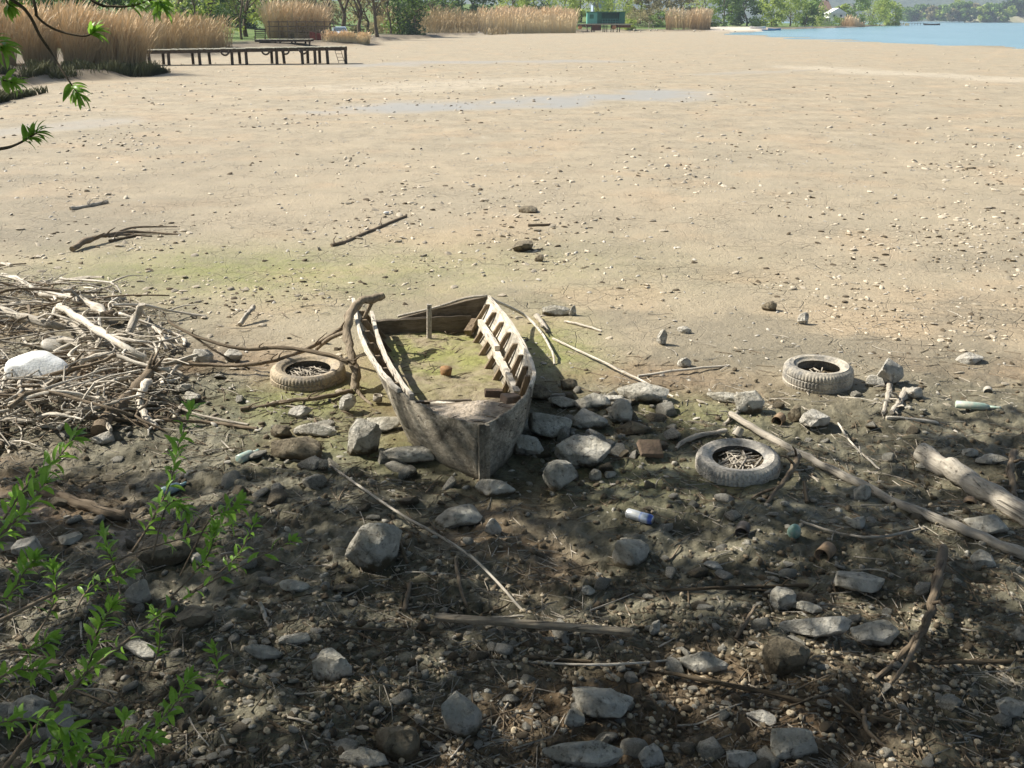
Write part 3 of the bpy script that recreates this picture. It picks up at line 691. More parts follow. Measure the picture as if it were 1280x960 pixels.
# ================================================================== STONES
def ico(sub):
    import bmesh
    bm = bmesh.new(); bmesh.ops.create_icosphere(bm, subdivisions=sub, radius=1.0)
    V = np.array([v.co[:] for v in bm.verts]); Fc = np.array([[v.index for v in f.verts] for f in bm.faces]); bm.free(); return V, Fc
ICO = {k: ico(k) for k in (1, 2, 3, 4)}
def rock_v(seed, sub=3, ang=.68, nplanes=17, lump=.24, fine=.085):
    rs = np.random.RandomState(seed); V = ICO[sub][0].copy()
    V *= 1 + lump * (vn(V[:, 0:1] * 1.6 + seed, V[:, 1:2] * 1.6 + V[:, 2:3] * 1.9, seed) - .5) * 2
    for _ in range(nplanes):
        n = rs.normal(size=3); n /= np.linalg.norm(n); d = rs.uniform(ang - .14, ang + .12); s = V @ n
        V -= np.where(s > d, (s - d) * .93, 0)[:, None] * n
    nz = fbm(V[:, 0] * 5 + V[:, 2] * 3.1 + seed, V[:, 1] * 5 - V[:, 2] * 2.7, seed + 3, 4, .65) - .5
    V *= 1 + fine * 2 * nz[:, None]; return V
def stone(px, py, w, h, label, mat='rock', seed=0, name='stone', rz=None, ang=.68, cat='stone', tilt=0.0, sub=None):
    """px, py: middle of the stone in the photograph, w and h its size there in pixels"""
    f = G(px, py + h * .42); t = math.hypot(f.y * CP, 0) + (HC - f.z) * SP; wm = w * 1.17 * t / F; hv = h * 1.17 * t / F
    s_el = (HC - f.z) / math.hypot(f.y, HC); dep = wm * .78
    hm = max(.26 * wm, (hv - dep * s_el * .75) / math.cos(math.asin(min(.99, s_el)))); hm = min(hm, wm * 1.2)
    dep = min(dep, max(.4 * wm, (hv - hm * .8) / max(.2, s_el) * 1.25))
    V = rock_v(seed + 11, sub or (4 if w > 30 else 3), ang); ex = np.abs(V).max(0)
    V = V / ex * np.array([wm / 2, dep / 2, hm * .72])
    o = npm(name, V, ICO[sub or (4 if w > 30 else 3)][1], M[mat], None, smooth=True)
    try: o.data.set_sharp_from_angle(angle=math.radians(26))
    except Exception: pass
    o.location = (f.x, f.y + dep * .42, f.z + hm * .40); o.rotation_euler = (RND.uniform(-.12, .12), tilt + RND.uniform(-.1, .1), RND.uniform(-.3, .3) if rz is None else rz)
    tag(o, label, cat); return o
ST = [
 (466, 694, 66, 60, 'big rounded pale boulder standing alone in the shade below left of the boat', 'rock'),
 (575, 648, 60, 32, 'grey angular stone just below the bow of the boat', 'rock'),
 (617, 661, 20, 20, 'small pale chipped stone right beside the grey angular stone below the bow', 'rock_white'),
 (368, 566, 60, 34, 'brown mud caked stone in sun and shade, below the left tyre', 'rock_dark'),
 (392, 539, 52, 17, 'flat pale topped stone just behind the brown mud caked stone left of the boat', 'rock'),
 (453, 555, 40, 40, 'upright chunky stone with a cut flat top, left of the bow', 'rock'),
 (478, 533, 40, 20, 'low pale stone touching the left side of the boat', 'rock'),
 (508, 572, 66, 26, 'long flat stone under the left side of the bow', 'rock'),
 (431, 508, 24, 22, 'bright cream stone between the left tyre and the boat', 'rock_white'),
 (374, 517, 26, 16, 'small cream stone just below the left tyre', 'rock_white'),
 (349, 541, 26, 16, 'dark rounded stone to the left of the flat pale topped stone', 'rock_dark'),
 (683, 536, 56, 34, 'dark grey stone in the shadow close to the right side of the boat', 'rock'),
 (732, 529, 50, 26, 'grey stone with bright top in the middle of the heap right of the boat', 'rock'),
 (741, 506, 44, 22, 'grey pitted stone at the back of the heap right of the boat', 'rock'),
 (766, 500, 34, 12, 'flat white slab tucked behind the heap of stones right of the boat', 'rock_white'),
 (803, 495, 60, 24, 'long stone with dark mossy right end at the far right of the heap', 'rock'),
 (777, 519, 28, 28, 'knobbly upright pale stone in front of the long mossy stone', 'rock'),
 (733, 571, 66, 38, 'largest rounded boulder of the heap right of the boat', 'rock'),
 (697, 599, 42, 36, 'tilted pale slab in front of the largest rounded boulder', 'rock'),
 (660, 561, 38, 28, 'grey stone wedged against the right side of the bow', 'rock'),
 (745, 596, 15, 15, 'small round stone under the largest rounded boulder', 'rock'),
 (762, 594, 15, 10, 'tiny flat stone to the right of the small round one under the boulder', 'rock'),
 (705, 507, 36, 14, 'blue grey stone in the edge of the boat shadow', 'rock'),
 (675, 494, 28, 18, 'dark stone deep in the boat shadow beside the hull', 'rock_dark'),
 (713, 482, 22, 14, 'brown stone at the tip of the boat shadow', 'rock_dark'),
 (792, 537, 44, 18, 'crumbly dark stone lying below the knobbly upright stone', 'rock_dark'),
 (621, 613, 50, 22, 'thin grey slab lying flat right under the stem of the boat', 'rock'),
 (791, 694, 50, 38, 'pale pointed stone below the drink can', 'rock'),
 (413, 838, 44, 38, 'pale blocky stone at the lower left of the middle, above the gravel', 'rock'),
 (366, 801, 34, 14, 'flat oval grey stone above the pale blocky stone', 'rock'),
 (328, 820, 46, 16, 'long pale flat stone to the left of the pale blocky stone', 'rock'),
 (368, 736, 36, 18, 'flat square grey stone below left of the big rounded boulder', 'rock'),
 (431, 737, 30, 12, 'low dark slab just under the big rounded boulder', 'rock_dark'),
 (203, 692, 76, 44, 'broad grey mud dusted hump of stone behind the green shoots', 'rock_dark'),
 (171, 748, 34, 36, 'pale egg shaped stone among the green shoots', 'rock'),
 (238, 776, 44, 32, 'rough grey stone right of the pale egg shaped stone', 'rock_dark'),
 (176, 815, 46, 22, 'flat grey stone under the shoots at the lower left', 'rock'),
 (85, 676, 26, 14, 'small grey flat stone at the far left above the shoots', 'rock'),
 (28, 687, 36, 26, 'pale flat stone at the left edge behind the leaves', 'rock_white'),
 (24, 892, 50, 38, 'pale hollowed stone in the bottom left corner', 'rock'),
 (72, 900, 32, 66, 'tall pale wedge of stone at the bottom left beside the hollowed stone', 'rock_white'),
 (577, 905, 46, 50, 'pale flat faced stone leaning on the mud lump at the bottom centre', 'rock'),
 (500, 932, 60, 44, 'mud plastered lump of stone left of the pale flat faced stone', 'rock_dark'),
 (460, 953, 66, 26, 'flat pale stone cut by the bottom edge of the photo, left of centre', 'rock'),
 (750, 889, 76, 48, 'large cracked pale block low in the middle', 'rock'),
 (717, 900, 24, 26, 'small stone chipped off the left end of the large cracked block', 'rock'),
 (731, 950, 92, 34, 'long pale stone cut by the bottom edge below the large cracked block', 'rock'),
 (815, 950, 30, 26, 'small pale stone at the bottom edge right of the long pale stone', 'rock_white'),
 (985, 826, 54, 52, 'brown topped blocky stone at lower right with a mud stained front', 'rock_dark'),
 (1021, 792, 78, 22, 'long narrow white slab in front of the dark twig at lower right', 'rock_white'),
 (1097, 800, 56, 36, 'pale tapered stone right of the long narrow white slab', 'rock'),
 (1078, 732, 60, 34, 'pale oblong stone near the hollow tin at right', 'rock'),
 (979, 753, 32, 30, 'pale triangular stone left of the flat chipped one', 'rock'),
 (1010, 761, 34, 16, 'flat chipped stone above the long narrow white slab', 'rock'),
 (877, 834, 60, 24, 'low pitted grey stone beside the long dark twig', 'rock'),
 (955, 899, 34, 22, 'pale knob of stone at lower right, topmost of three near the bottom edge', 'rock_white'),
 (993, 934, 54, 42, 'largest of the three pale stones near the bottom right edge', 'rock'),
 (926, 953, 36, 26, 'leftmost of the three pale stones at the bottom right edge', 'rock_white'),
 (1265, 888, 38, 30, 'rounded speckled stone at the right edge, low in the photo', 'rock'),
 (1276, 796, 16, 26, 'pale stone cut by the right edge', 'rock'),
 (1238, 659, 46, 28, 'pale flat stone with a dark right face, under the thick log', 'rock'),
 (1081, 619, 22, 20, 'small pale round stone between the long pole and the log', 'rock'),
 (1075, 656, 26, 16, 'flat greenish grey stone below the long pole', 'rock'),
 (1232, 702, 26, 18, 'grey stone just below the foot of the long pole', 'rock'),
 (940, 507, 36, 26, 'round mossy stone at the upper end of the long pole', 'rock'),
 (907, 499, 36, 14, 'low grey stone left of the round mossy stone', 'rock'),
 (1023, 525, 38, 20, 'bright square stone with shaded front, right of the upper end of the long pole', 'rock_white'),
 (1116, 471, 32, 30, 'cream leaning stone to the right of the thick pale tyre', 'rock_white'),
 (1144, 493, 24, 14, 'cream stone just right of the two short sticks', 'rock_white'),
 (1097, 478, 24, 14, 'low whitish stone between the thick pale tyre and the cream leaning stone', 'rock_white'),
 (996, 520, 18, 18, 'reddish pointed stone left of the bright square stone', 'rock_dark'),
 (1244, 577, 34, 14, 'smooth oval stone beyond the thick log', 'rock'),
 (1217, 568, 20, 12, 'small grey stone left of the smooth oval stone beyond the log', 'rock'),
 (127, 551, 26, 16, 'whitish chipped stone at left between the driftwood pile and the shoots', 'rock_white'),
 (251, 450, 24, 20, 'cream stone standing between the driftwood pile and the left tyre', 'rock_white'),
 (288, 447, 22, 14, 'second cream stone nearer the left tyre under the thin branch', 'rock_white'),
 (246, 700, 20, 14, 'small grey stone half hidden right of the broad grey hump', 'rock'),
 (655, 310, 28, 12, 'dark brown mud lump alone on the flat, straight beyond the boat', 'rock_dark'),
 (662, 263, 24, 8, 'low dark mud lump farther out on the flat beyond the boat', 'rock_dark'),
 (675, 324, 12, 8, 'small dark lump right below the brown mud lump', 'rock_dark'),
 (697, 391, 36, 11, 'cluster stone of pale brown, just beyond the right rear corner of the boat', 'rock'),
 (716, 389, 9, 14, 'small upright pale stone beyond the right rear corner of the boat', 'rock_white'),
 (856, 413, 16, 10, 'pale rounded stone on the sunlit mud right of centre', 'rock_white'),
 (828, 424, 12, 18, 'tall narrow whitish stone on the mud right of centre', 'rock_white'),
 (855, 455, 18, 12, 'whitish stone with a dark notch, on the yellowish mud right of centre', 'rock_white'),
 (1004, 400, 14, 14, 'pale upright stone on the flat beyond the thick pale tyre', 'rock_white'),
 (962, 384, 18, 12, 'two toned dark stone on the flat beyond the thick pale tyre', 'rock_dark'),
 (1216, 450, 30, 14, 'pale notched stone on the open mud near the right edge', 'rock_white'),
 (226, 487, 20, 12, 'grey lump of stone below the cream stone at left', 'rock'),
 (238, 497, 22, 12, 'flat pale blue grey stone left of the tyre litter', 'rock'),
 (1160, 585, 22, 10, 'flat pale stone in the shade left of the log', 'rock'),
 (735, 740, 18, 12, 'small stone lying alone in the middle of the deep shade', 'rock'),
 (820, 783, 14, 30, 'narrow upright grey stone right of the split plank', 'rock'),
 (893, 708, 22, 10, 'small whitish flat stone in the shade right of the pale pointed stone', 'rock_white'),
]
for i, s in enumerate(ST): stone(*s, seed=i * 7)
tile = MB(); tile.box((0, 0, 0), (.15, .13, .035), None, .008)
o = tile.build('roof_tile', M['brick'], None, bevel=.006); o.location = G(813, 570) + Vector((0, 0, .05)); o.rotation_euler = (.35, .15, .2); tag(o, 'reddish brown broken tile lying tilted in the shade right of the stone heap', 'tile')

# ---- alike small pieces: the largest 300 of a kind one by one, the rest as one mesh
def scatter_pts(n, x0, x1, y0, y1, dens, rs, persp=True):
    out = []
    while len(out) < n:
        k = n * 4
        if persp:
            px = rs.uniform(x0, x1, k); py = rs.uniform(y0, y1, k)
            b = (480 - py) / F; dz = -SP + b * CP; t = -HC / dz; X = (px - 640) / F * t; Y = (CP + b * SP) * t
        else: X = rs.uniform(x0, x1, k); Y = rs.uniform(y0, y1, k)
        m = rs.rand(k) < dens(X, Y); out += list(zip(X[m], Y[m]))
    return np.array(out[:n])
def boat_clear(x, y, mrg=.08):
    dx, dy = x - BS.x, y - BS.y; u = dx * BA.x + dy * BA.y; v = dx * BR.x + dy * BR.y
    wv = np.interp(u, UL, TOPW); return ~((u > -mrg) & (u < 3.1 + mrg) & (np.abs(v) < wv + mrg))
tyre_c = [(T1.location.x, T1.location.y), (T2.location.x, T2.location.y), (T3.location.x, T3.location.y)]
def clear(x, y, mrg=.05):
    k = boat_clear(x, y, mrg)
    for a, b in tyre_c: k &= np.hypot(x - a, y - b) > .29 + mrg
    return k
def merged(name, protos, pts, sizes, rs, m, flat=(.8, .45), lift=.3, kind='stuff', yawonly=False):
    Vs = []; Fs = []; base = 0; z = gh(pts[:, 0], pts[:, 1])
    for i in range(len(pts)):
        V, Fc = protos[i % len(protos)]; s = sizes[i]; a = rs.uniform(0, 6.28); ca, sa = math.cos(a), math.sin(a)
        tx = rs.normal() * .2
        v = V * np.array([1, rs.uniform(flat[0] * .7, flat[0] * 1.1), rs.uniform(flat[1] * .6, flat[1] * 1.4)]) * s
        v[:, 2] += v[:, 0] * tx
        w = np.empty_like(v); w[:, 0] = v[:, 0] * ca - v[:, 1] * sa + pts[i, 0]; w[:, 1] = v[:, 0] * sa + v[:, 1] * ca + pts[i, 1]; w[:, 2] = v[:, 2] + z[i] + s * flat[1] * lift
        Vs.append(w); Fs.append(Fc + base); base += len(V)
    return tag(npm(name, np.vstack(Vs), np.vstack(Fs), m, smooth=True), kind=kind)
def singles(name, meshes, pts, sizes, rs, label, cat, group, sc3=(1, .8, .45), lift=.3, jit=.25):
    z = gh(pts[:, 0], pts[:, 1])
    for i in range(len(pts)):
        s = sizes[i]; o = bpy.data.objects.new(name, meshes[i % len(meshes)]); col.objects.link(o)
        o.location = (pts[i, 0], pts[i, 1], z[i] + s * sc3[2] * lift); o.rotation_euler = (rs.normal() * jit, rs.normal() * jit, rs.uniform(0, 6.28))
        o.scale = (s, s * sc3[1] * rs.uniform(.8, 1.2), s * sc3[2] * rs.uniform(.7, 1.4)); tag(o, label + ', ' + zone(o.location) + ' of the photo', cat, group)
def proto_mesh(name, V, Fc, m):
    o = npm(name, V, Fc, m, smooth=True); me = o.data; bpy.data.objects.remove(o)
    try: me.set_sharp_from_angle(angle=math.radians(40))
    except Exception: pass
    return me
PR1 = [(rock_v(200 + i, 1, .72, 6), ICO[1][1]) for i in range(10)]
PR2 = [rock_v(300 + i, 2, .72, 8) for i in range(10)]
flatd = lambda X, Y: clear(X, Y) * (1 - near_rough(X, Y) * .75) * (sdist(X, Y, LAND) < -.5) * (sdist(X, Y, LAKE) < -1) * (0.07 + .93 * sm(.45, .70, fbm(X * .55, Y * .3, 66, 5, .65)))
def by_size(pts, sz, n=300):
    q = np.argsort(-(sz / np.maximum(pts[:, 1], 1))); return q[:n], q[n:]
def kindset(name, protos1, meshes, mat, n, region, dens, s0, s1, seed, label, cat, group, flat=(.8, .45), lift=.3, nsing=300, pw=3.0, fgrow=.72):
    rs = np.random.RandomState(seed); pts = scatter_pts(n, *region, dens, rs); sz = (s0 + (s1 - s0) * rs.rand(n) ** pw) * np.clip(pts[:, 1] / 8.5, 1, 4.5) ** fgrow
    a, b = by_size(pts, sz, nsing)
    singles(name, meshes, pts[a], sz[a], rs, label, cat, group, (1, flat[0], flat[1]), lift)
    if len(b): merged(name + '_litter', protos1, pts[b], sz[b], rs, mat, flat, lift)
me_peb = [proto_mesh('pebble', v, ICO[2][1], M['pebble']) for v in PR2[:5]]
me_clod = [proto_mesh('mud_clod', v, ICO[2][1], M['clod']) for v in PR2[5:]]
kindset('pebble', PR1, me_peb, M['pebble'], 5200, (-250, 1530, 52, 520), flatd, .006, .050, 21, 'small pale stone on the open mudflat', 'pebble', 'small pale stones strewn over the mudflat', (.62, .30), .22, pw=2.8)
kindset('mud_clod', PR1, me_clod, M['clod'], 4200, (-250, 1530, 60, 520), flatd, .006, .038, 22, 'small dark clod of dried mud on the flat', 'mud clod', 'small dark clods on the mudflat', (.7, .32), .2, pw=2.8)
# the rubble heap that hugs the bow
_hm = [proto_mesh('heap_stone', rock_v(800 + i, 3, .64, 16, .25, .09), ICO[3][1], M['rock']) for i in range(8)] + [proto_mesh('heap_stone', rock_v(830 + i, 3, .64, 16, .25, .09), ICO[3][1], M['rock_dark']) for i in range(3)]
_rs = np.random.RandomState(43); _a = _rs.uniform(0, 1, 400); _q = np.column_stack([.15 + 1.15 * _rs.rand(400), 5.55 + 1.75 * _rs.rand(400)]); _q2 = np.column_stack([-1.7 + 1.5 * _rs.rand(160), 5.35 + 1.3 * _rs.rand(160)])
_q = _q[clear(_q[:, 0], _q[:, 1], .10) & (_rs.rand(400) < np.exp(-((_q[:, 0] - .45) / .5) ** 2 - ((_q[:, 1] - 6.4) / .7) ** 2))][:48]; _q2 = _q2[clear(_q2[:, 0], _q2[:, 1], .10)][:26]; _q = np.vstack([_q, _q2])
singles('heap_stone', _hm, _q, .045 + .07 * _rs.rand(len(_q)) ** 1.5, _rs, 'half sunk broken stone beside the boat', 'stone', 'half sunk stones heaped around the bow', (1, .8, .55), .12, .3)
# fine grit close to the camera
_ms = [proto_mesh('broken_stone', rock_v(700 + i, 3, .64, 16, .25, .09), ICO[3][1], M['rock']) for i in range(7)] + [proto_mesh('broken_stone', rock_v(720 + i, 3, .64, 16, .25, .09), ICO[3][1], M['rock_dark']) for i in range(3)]
_rs = np.random.RandomState(41); _p = scatter_pts(260, -40, 1320, 470, 985, lambda X, Y: clear(X, Y, .05) * near_rough(X, Y) * (.35 + .65 * sm(.4, .6, fbm(X * 1.3, Y * 1.3, 69, 3))), _rs)
singles('broken_stone', _ms, _p, .024 + .055 * _rs.rand(260) ** 2, _rs, 'fist sized broken stone in the foreshore litter', 'stone', 'fist sized broken stones on the foreshore', (1, .8, .5), .2, .3)
neard = lambda X, Y: clear(X, Y, -.02) * near_rough(X, Y) * (.1 + .9 * sm(.35, .6, fbm(X * 1.1, Y * 1.1, 68, 4)))
kindset('gravel_stone', PR1, [proto_mesh('gravel_stone', v, ICO[2][1], M['rock']) for v in PR2[2:7]], M['rock'], 5500, (-400, 1680, 480, 1010), neard, .004, .034, 23, 'small grey stone in the foreshore gravel', 'pebble', 'small stones in the gravel of the foreshore', pw=3.4)
kindset('earth_crumb', PR1, [proto_mesh('earth_crumb', v, ICO[2][1], M['clod']) for v in PR2[:4]], M['clod'], 7500, (-400, 1680, 480, 1010), lambda X, Y: clear(X, Y, -.02) * near_rough(X, Y), .004, .030, 24, 'dark crumbly lump of earth on the foreshore', 'earth lump', 'dark crumbs of earth on the foreshore', (.9, .7), .2, pw=3.6)
# snail shells: a low coil with an opening
def snail():
    V = []; Fc = []; n = 8; m = 22
    for i in range(m):
        t = i / (m - 1); a = t * 6.28 * 1.9; R = .05 + .52 * t; r = .10 + .36 * t
        c = (R * math.cos(a) * .8, R * math.sin(a) * .8, .55 * (1 - t) + .1)
        for k in range(n):
            b = 6.283 * k / n; V.append((c[0] + r * math.cos(b) * math.cos(a), c[1] + r * math.cos(b) * math.sin(a), c[2] + r * math.sin(b) * 1.0))
    for i in range(m - 1):
        for k in range(n): Fc.append((i * n + k, (i + 1) * n + k, (i + 1) * n + (k + 1) % n, i * n + (k + 1) % n))
    return np.array(V), np.array(Fc)
SV, SF = snail(); me_sn = [proto_mesh('snail_shell', SV, SF, M['shell'])]
snd = lambda X, Y: clear(X, Y) * near_rough(X, Y) * np.clip(.12 + 1.2 * np.exp(-((X - 1.45) / .75) ** 2 - ((Y - 3.8) / .55) ** 2) + .5 * np.exp(-((X + .1) / 1.1) ** 2 - ((Y - 3.9) / .6) ** 2) + .4 * np.exp(-((X + .9) / .4) ** 2 - ((Y - 3.6) / .5) ** 2), 0, 1)
kindset('snail_shell', [(SV, SF)], me_sn, M['shell'], 1500, (-40, 1320, 600, 1000), snd, .010, .019, 25, 'empty brown snail shell in the foreshore gravel', 'snail shell', 'snail shells scattered in the foreshore gravel', (1, 1), .5, pw=1.0)
# mussel shells: open dishes, some tipped over
def mussel():
    V = []; nr_, na = 5, 14
    for s in (0, 1):
        for i in range(nr_ + 1):
            r = i / nr_
            for k in range(na):
                a = 6.283 * k / na; w = 1 - .25 * math.cos(a)
                V.append((r * math.cos(a), r * math.sin(a) * .55 * w, (.34 - .02 * s * 3) * (1 - r * r) - .0))
    Fc = []
    for s in (0, 1):
        o = s * (nr_ + 1) * na
        for i in range(nr_):
            for k in range(na):
                q = (o + i * na + k, o + (i + 1) * na + k, o + (i + 1) * na + (k + 1) % na, o + i * na + (k + 1) % na); Fc.append(q if s == 0 else tuple(reversed(q)))
    return np.array(V), np.array(Fc)
MV, MF = mussel(); me_mu = [proto_mesh('mussel_shell', MV, MF, M['mussel'])]
mud_ = lambda X, Y: clear(X, Y) * (sdist(X, Y, LAND) < -.5) * (sdist(X, Y, LAKE) < -1) * (0.2 + .8 * sm(.4, .6, fbm(X * .5, Y * .4, 67, 4))) * (1 - .75 * near_rough(X, Y))
kindset('mussel_shell', [(MV, MF)], me_mu, M['mussel'], 1700, (-60, 1340, 70, 620), mud_, .010, .030, 26, 'pale empty mussel shell lying on mud', 'mussel shell', 'pale mussel shells on the mud', (.9, .9), .12, pw=1.6)

# ================================================================== STICKS
M['crook'] = wood_mat('crooked_bark', C(.36, .29, .205), C(.20, .155, .10), 'Y', .1)
def stick(name, pts, r0, r1, mat, label, cat='branch', forks=(), n=9, sub=5, flat=1.0, bump=.12, seed=0, group=None, world=False):
    """pts: (px, py, height above ground) or world points; radii in photo pixels of width"""
    wp = []; rad = []
    for q in pts:
        if world: wp.append(Vector(q))
        else:
            h = q[2] if len(q) > 2 else 0.0
            p = W(q[0], q[1], h); 
            for _ in range(3): p = W(q[0], q[1], gz(p.x, p.y) + h)
            wp.append(p)
    m = len(wp)
    for i, p in enumerate(wp):
        t = p.y * CP + (HC - p.z) * SP; k = i / (m - 1); wpx = r0 * (1 - k) + r1 * k
        r = wpx * t / F / 2 if not world else wpx; rad.append(r)
        if not world: wp[i] = p + Vector((0, 0, r * .75))
    o0 = wp[0].copy(); d = (wp[-1] - wp[0]); R = Vector((0, 1, 0)).rotation_difference(d.normalized()); Ri = R.inverted()
    loc = [Ri @ (p - o0) for p in wp]
    pp, rr = smooth_pts(loc, rad, sub); rs = random.Random(seed + 5)
    pp = [p + Vector([rs.uniform(-.30, .30) * rr[i] for _ in range(3)]) for i, p in enumerate(pp)]
    rr = [r * (1 + rs.uniform(-.8, .9) * bump + (bump * 2.2 if rs.random() < .14 and bump > .05 else 0)) for r in rr]
    mb = MB(); mb.tube(pp, rr, n, flat, bump, seed)
    o = mb.build(name, M[mat] if isinstance(mat, str) else mat, None, True); o.location = o0; o.rotation_mode = 'QUATERNION'; o.rotation_quaternion = R
    try: o.data.set_sharp_from_angle(angle=math.radians(60))
    except Exception: pass
    for fk in forks:
        fw = []
        fpts, fr0, fr1 = fk
        for q in fpts:
            h = q[2] if len(q) > 2 else 0.0; p = W(q[0], q[1], h)
            for _ in range(3): p = W(q[0], q[1], gz(p.x, p.y) + h)
            fw.append(p)
        fr = []
        for i, p in enumerate(fw):
            t = p.y * CP + (HC - p.z) * SP; k = i / (len(fw) - 1); r = (fr0 * (1 - k) + fr1 * k) * t / F / 2; fr.append(r); fw[i] = Ri @ (p + Vector((0, 0, r * .75)) - o0)
        a, b = smooth_pts(fw, fr, sub); mb = MB(); mb.tube(a, b, 7, 1, bump, seed + 9); mb.build('side_twig', M[mat] if isinstance(mat, str) else mat, o, True)
    L_ = (wp[-1] - wp[0]).length
    if not world and L_ > .45 and bump > .04 and name not in ('log', 'crooked_branch', 'pole'):
        for k in range(rs.randint(2, 4) + int(L_ > 1.5) * 2):      # broken stubs of side twigs
            i = rs.randint(1, len(pp) - 2); r_ = rr[i]; ax = (pp[i + 1] - pp[i - 1]).normalized(); v_ = Vector([rs.uniform(-1, 1) for _ in range(3)]); v_ = (v_ - ax * v_.dot(ax)).normalized()
            if (R @ v_).z < 0: v_ = -v_
            l1 = min(.11, r_ * rs.uniform(2.5, 8)); mb = MB(); mb.tube([pp[i], pp[i] + (v_ + ax * .6) * l1 * .6, pp[i] + (v_ + ax * 1.1) * l1], [r_ * .5, r_ * .36, r_ * .18], 6, 1, .12, k); mb.build('side_twig', M[mat] if isinstance(mat, str) else mat, o, True)
    tag(o, label, cat, group); return o
stick('pole', [(912, 520), (965, 552), (1040, 592), (1130, 636), (1210, 670), (1300, 708)], 8, 14, 'drift', 'long weathered pole running from beside the right hand tyre to the right edge', 'pole', seed=1, bump=.06)
stick('log', [(1150, 575), (1185, 596), (1230, 622), (1300, 662)], 24, 28, 'drift', 'thick smooth grey driftwood log at the right edge', 'log', n=18, seed=2, bump=.025)
mb = MB(); a = G(545, 782, .05); b = G(790, 804, .055); mb.beam(a - a, b - a, .036, .024, jit=.006); o = mb.build('split_plank', M['drift_x'], None, bevel=.005); o.location = a; tag(o, 'straight split plank lying across the deep shade in the middle foreground', 'plank')
stick('reed_stem', [(412, 582, .02), (495, 640, .06), (588, 696, .04), (655, 766, .0)], 3.2, 3.6, 'drift', 'long thin pale reed stem slanting down from left of the bow to the split plank', 'reed stem', seed=3, bump=.03)
stick('branch', [(655, 822), (740, 829), (820, 840), (960, 868, .03), (1060, 892), (1131, 907)], 4, 7, 'bark', 'long dark twig curving across the lower right foreground', seed=4)
stick('branch', [(1178, 690, .06), (1172, 730, .10), (1160, 775, .08), (1148, 798, .05), (1118, 830), (1086, 858)], 13, 6, 'bark_mid', 'forked crooked branch standing out of the gravel at the right', seed=5,
      forks=[([(1148, 800, .04), (1130, 835, .06), (1105, 865), (1094, 882)], 7, 4), ([(1150, 790, .05), (1160, 800, .05), (1172, 806, .03)], 5, 3)])
stick('branch', [(1145, 828, .02), (1200, 830, .03), (1300, 826)], 6, 5, 'bark', 'straight dark twig running to the right edge from the forked branch', seed=6)
stick('log', [(46, 616), (80, 628), (120, 642), (158, 650)], 16, 14, 'bark_mid', 'brown rounded log end behind the green shoots at left', 'log', n=12, seed=7, bump=.06)
stick('reed_stem', [(1000, 652, .01), (1050, 668, .02), (1100, 672, .02), (1155, 661, .01)], 3, 3.5, 'drift', 'thin curved stem lying below the long pole', 'reed stem', seed=8, bump=.03)
stick('branch', [(210, 402, .25), (240, 420, .2), (300, 437, .18), (356, 436, .2), (412, 446, .22), (443, 457, .2)], 3.5, 5.5, 'bark', 'thin dark branch arching over the left tyre to the crooked branch', seed=9, forks=[([(240, 420, .2), (270, 440, .1), (312, 462)], 3, 2)])
stick('branch', [(191, 451, .1), (260, 458, .05), (326, 456, .08), (380, 440, .12), (432, 409, .2)], 4, 5.5, 'bark_mid', 'brown branch behind the left tyre reaching the crooked branch', seed=10)
stick('crooked_branch', [(444, 490, .0), (445, 470, .10), (439, 448, .20), (435, 414, .34), (441, 391, .42), (456, 380, .46), (479, 373, .47)], 11, 10, 'crook', 'thick crooked branch rising and bending over the left rear corner of the boat', seed=11, n=12, bump=.08,
      forks=[([(464, 381, .44), (459, 392, .36), (451, 405, .27)], 6, 4), ([(436, 415, .33), (412, 425, .2), (396, 438, .05)], 6, 5), ([(444, 486, .02), (452, 497, .0), (465, 507, .0)], 6, 3)])
stick('branch', [(300, 514), (360, 504, .02), (400, 499, .03), (440, 491)], 5, 6, 'bark_mid', 'straight brown stick in front of the left tyre', seed=12)
stick('branch', [(124, 506, .03), (165, 514, .06), (210, 526, .04), (262, 530, .01), (322, 537)], 6, 4, 'bark_mid', 'long brown stick reaching right from the foot of the driftwood pile', seed=13)
stick('branch', [(88, 263), (110, 259), (134, 254)], 5, 4, 'drift', 'short pale stick on the far mud beyond the driftwood pile', seed=14)
stick('branch', [(90, 315), (112, 302, .05), (132, 296, .06), (170, 291, .02), (225, 294)], 8, 2, 'bark_mid', 'curved tapering branch on the mud beyond the driftwood pile', seed=15, forks=[([(136, 297, .05), (160, 294, .02), (190, 296)], 3, 2), ([(150, 291, .04), (170, 285, .04), (222, 284, .02)], 4, 1.5)])
stick('branch', [(137, 303), (155, 299), (173, 295)], 4, 3, 'bark', 'short dark stick beside the curved tapering branch', seed=16)
stick('branch', [(414, 308), (430, 304), (468, 288), (508, 271)], 5, 3, 'bark_mid', 'straight thin stick alone on the mud beyond the boat', seed=17)
stick('reed_stem', [(612, 374, .35), (653, 394, .10), (676, 416, .03), (690, 440, .05), (693, 456, .0)], 4, 2.5, 'drift_pale', 'pale bent reed hanging off the right rear corner of the boat', 'reed stem', seed=18, bump=.02)
stick('reed_stem', [(691, 424), (760, 457, .03), (803, 477, .02), (842, 497)], 3, 3, 'drift_pale', 'thin pale reed right of the boat slanting to the stone heap', 'reed stem', seed=19, bump=.02)
stick('reed_stem', [(797, 472), (850, 464, .02), (912, 458)], 3.5, 3, 'drift_pale', 'thin straight pale reed between the boat and the far tyre', 'reed stem', seed=20, bump=.02)
stick('reed_stem', [(706, 403), (730, 408, .01), (752, 415)], 3, 3, 'drift_pale', 'short pale reed near the right rear of the boat', 'reed stem', seed=21, bump=.02)
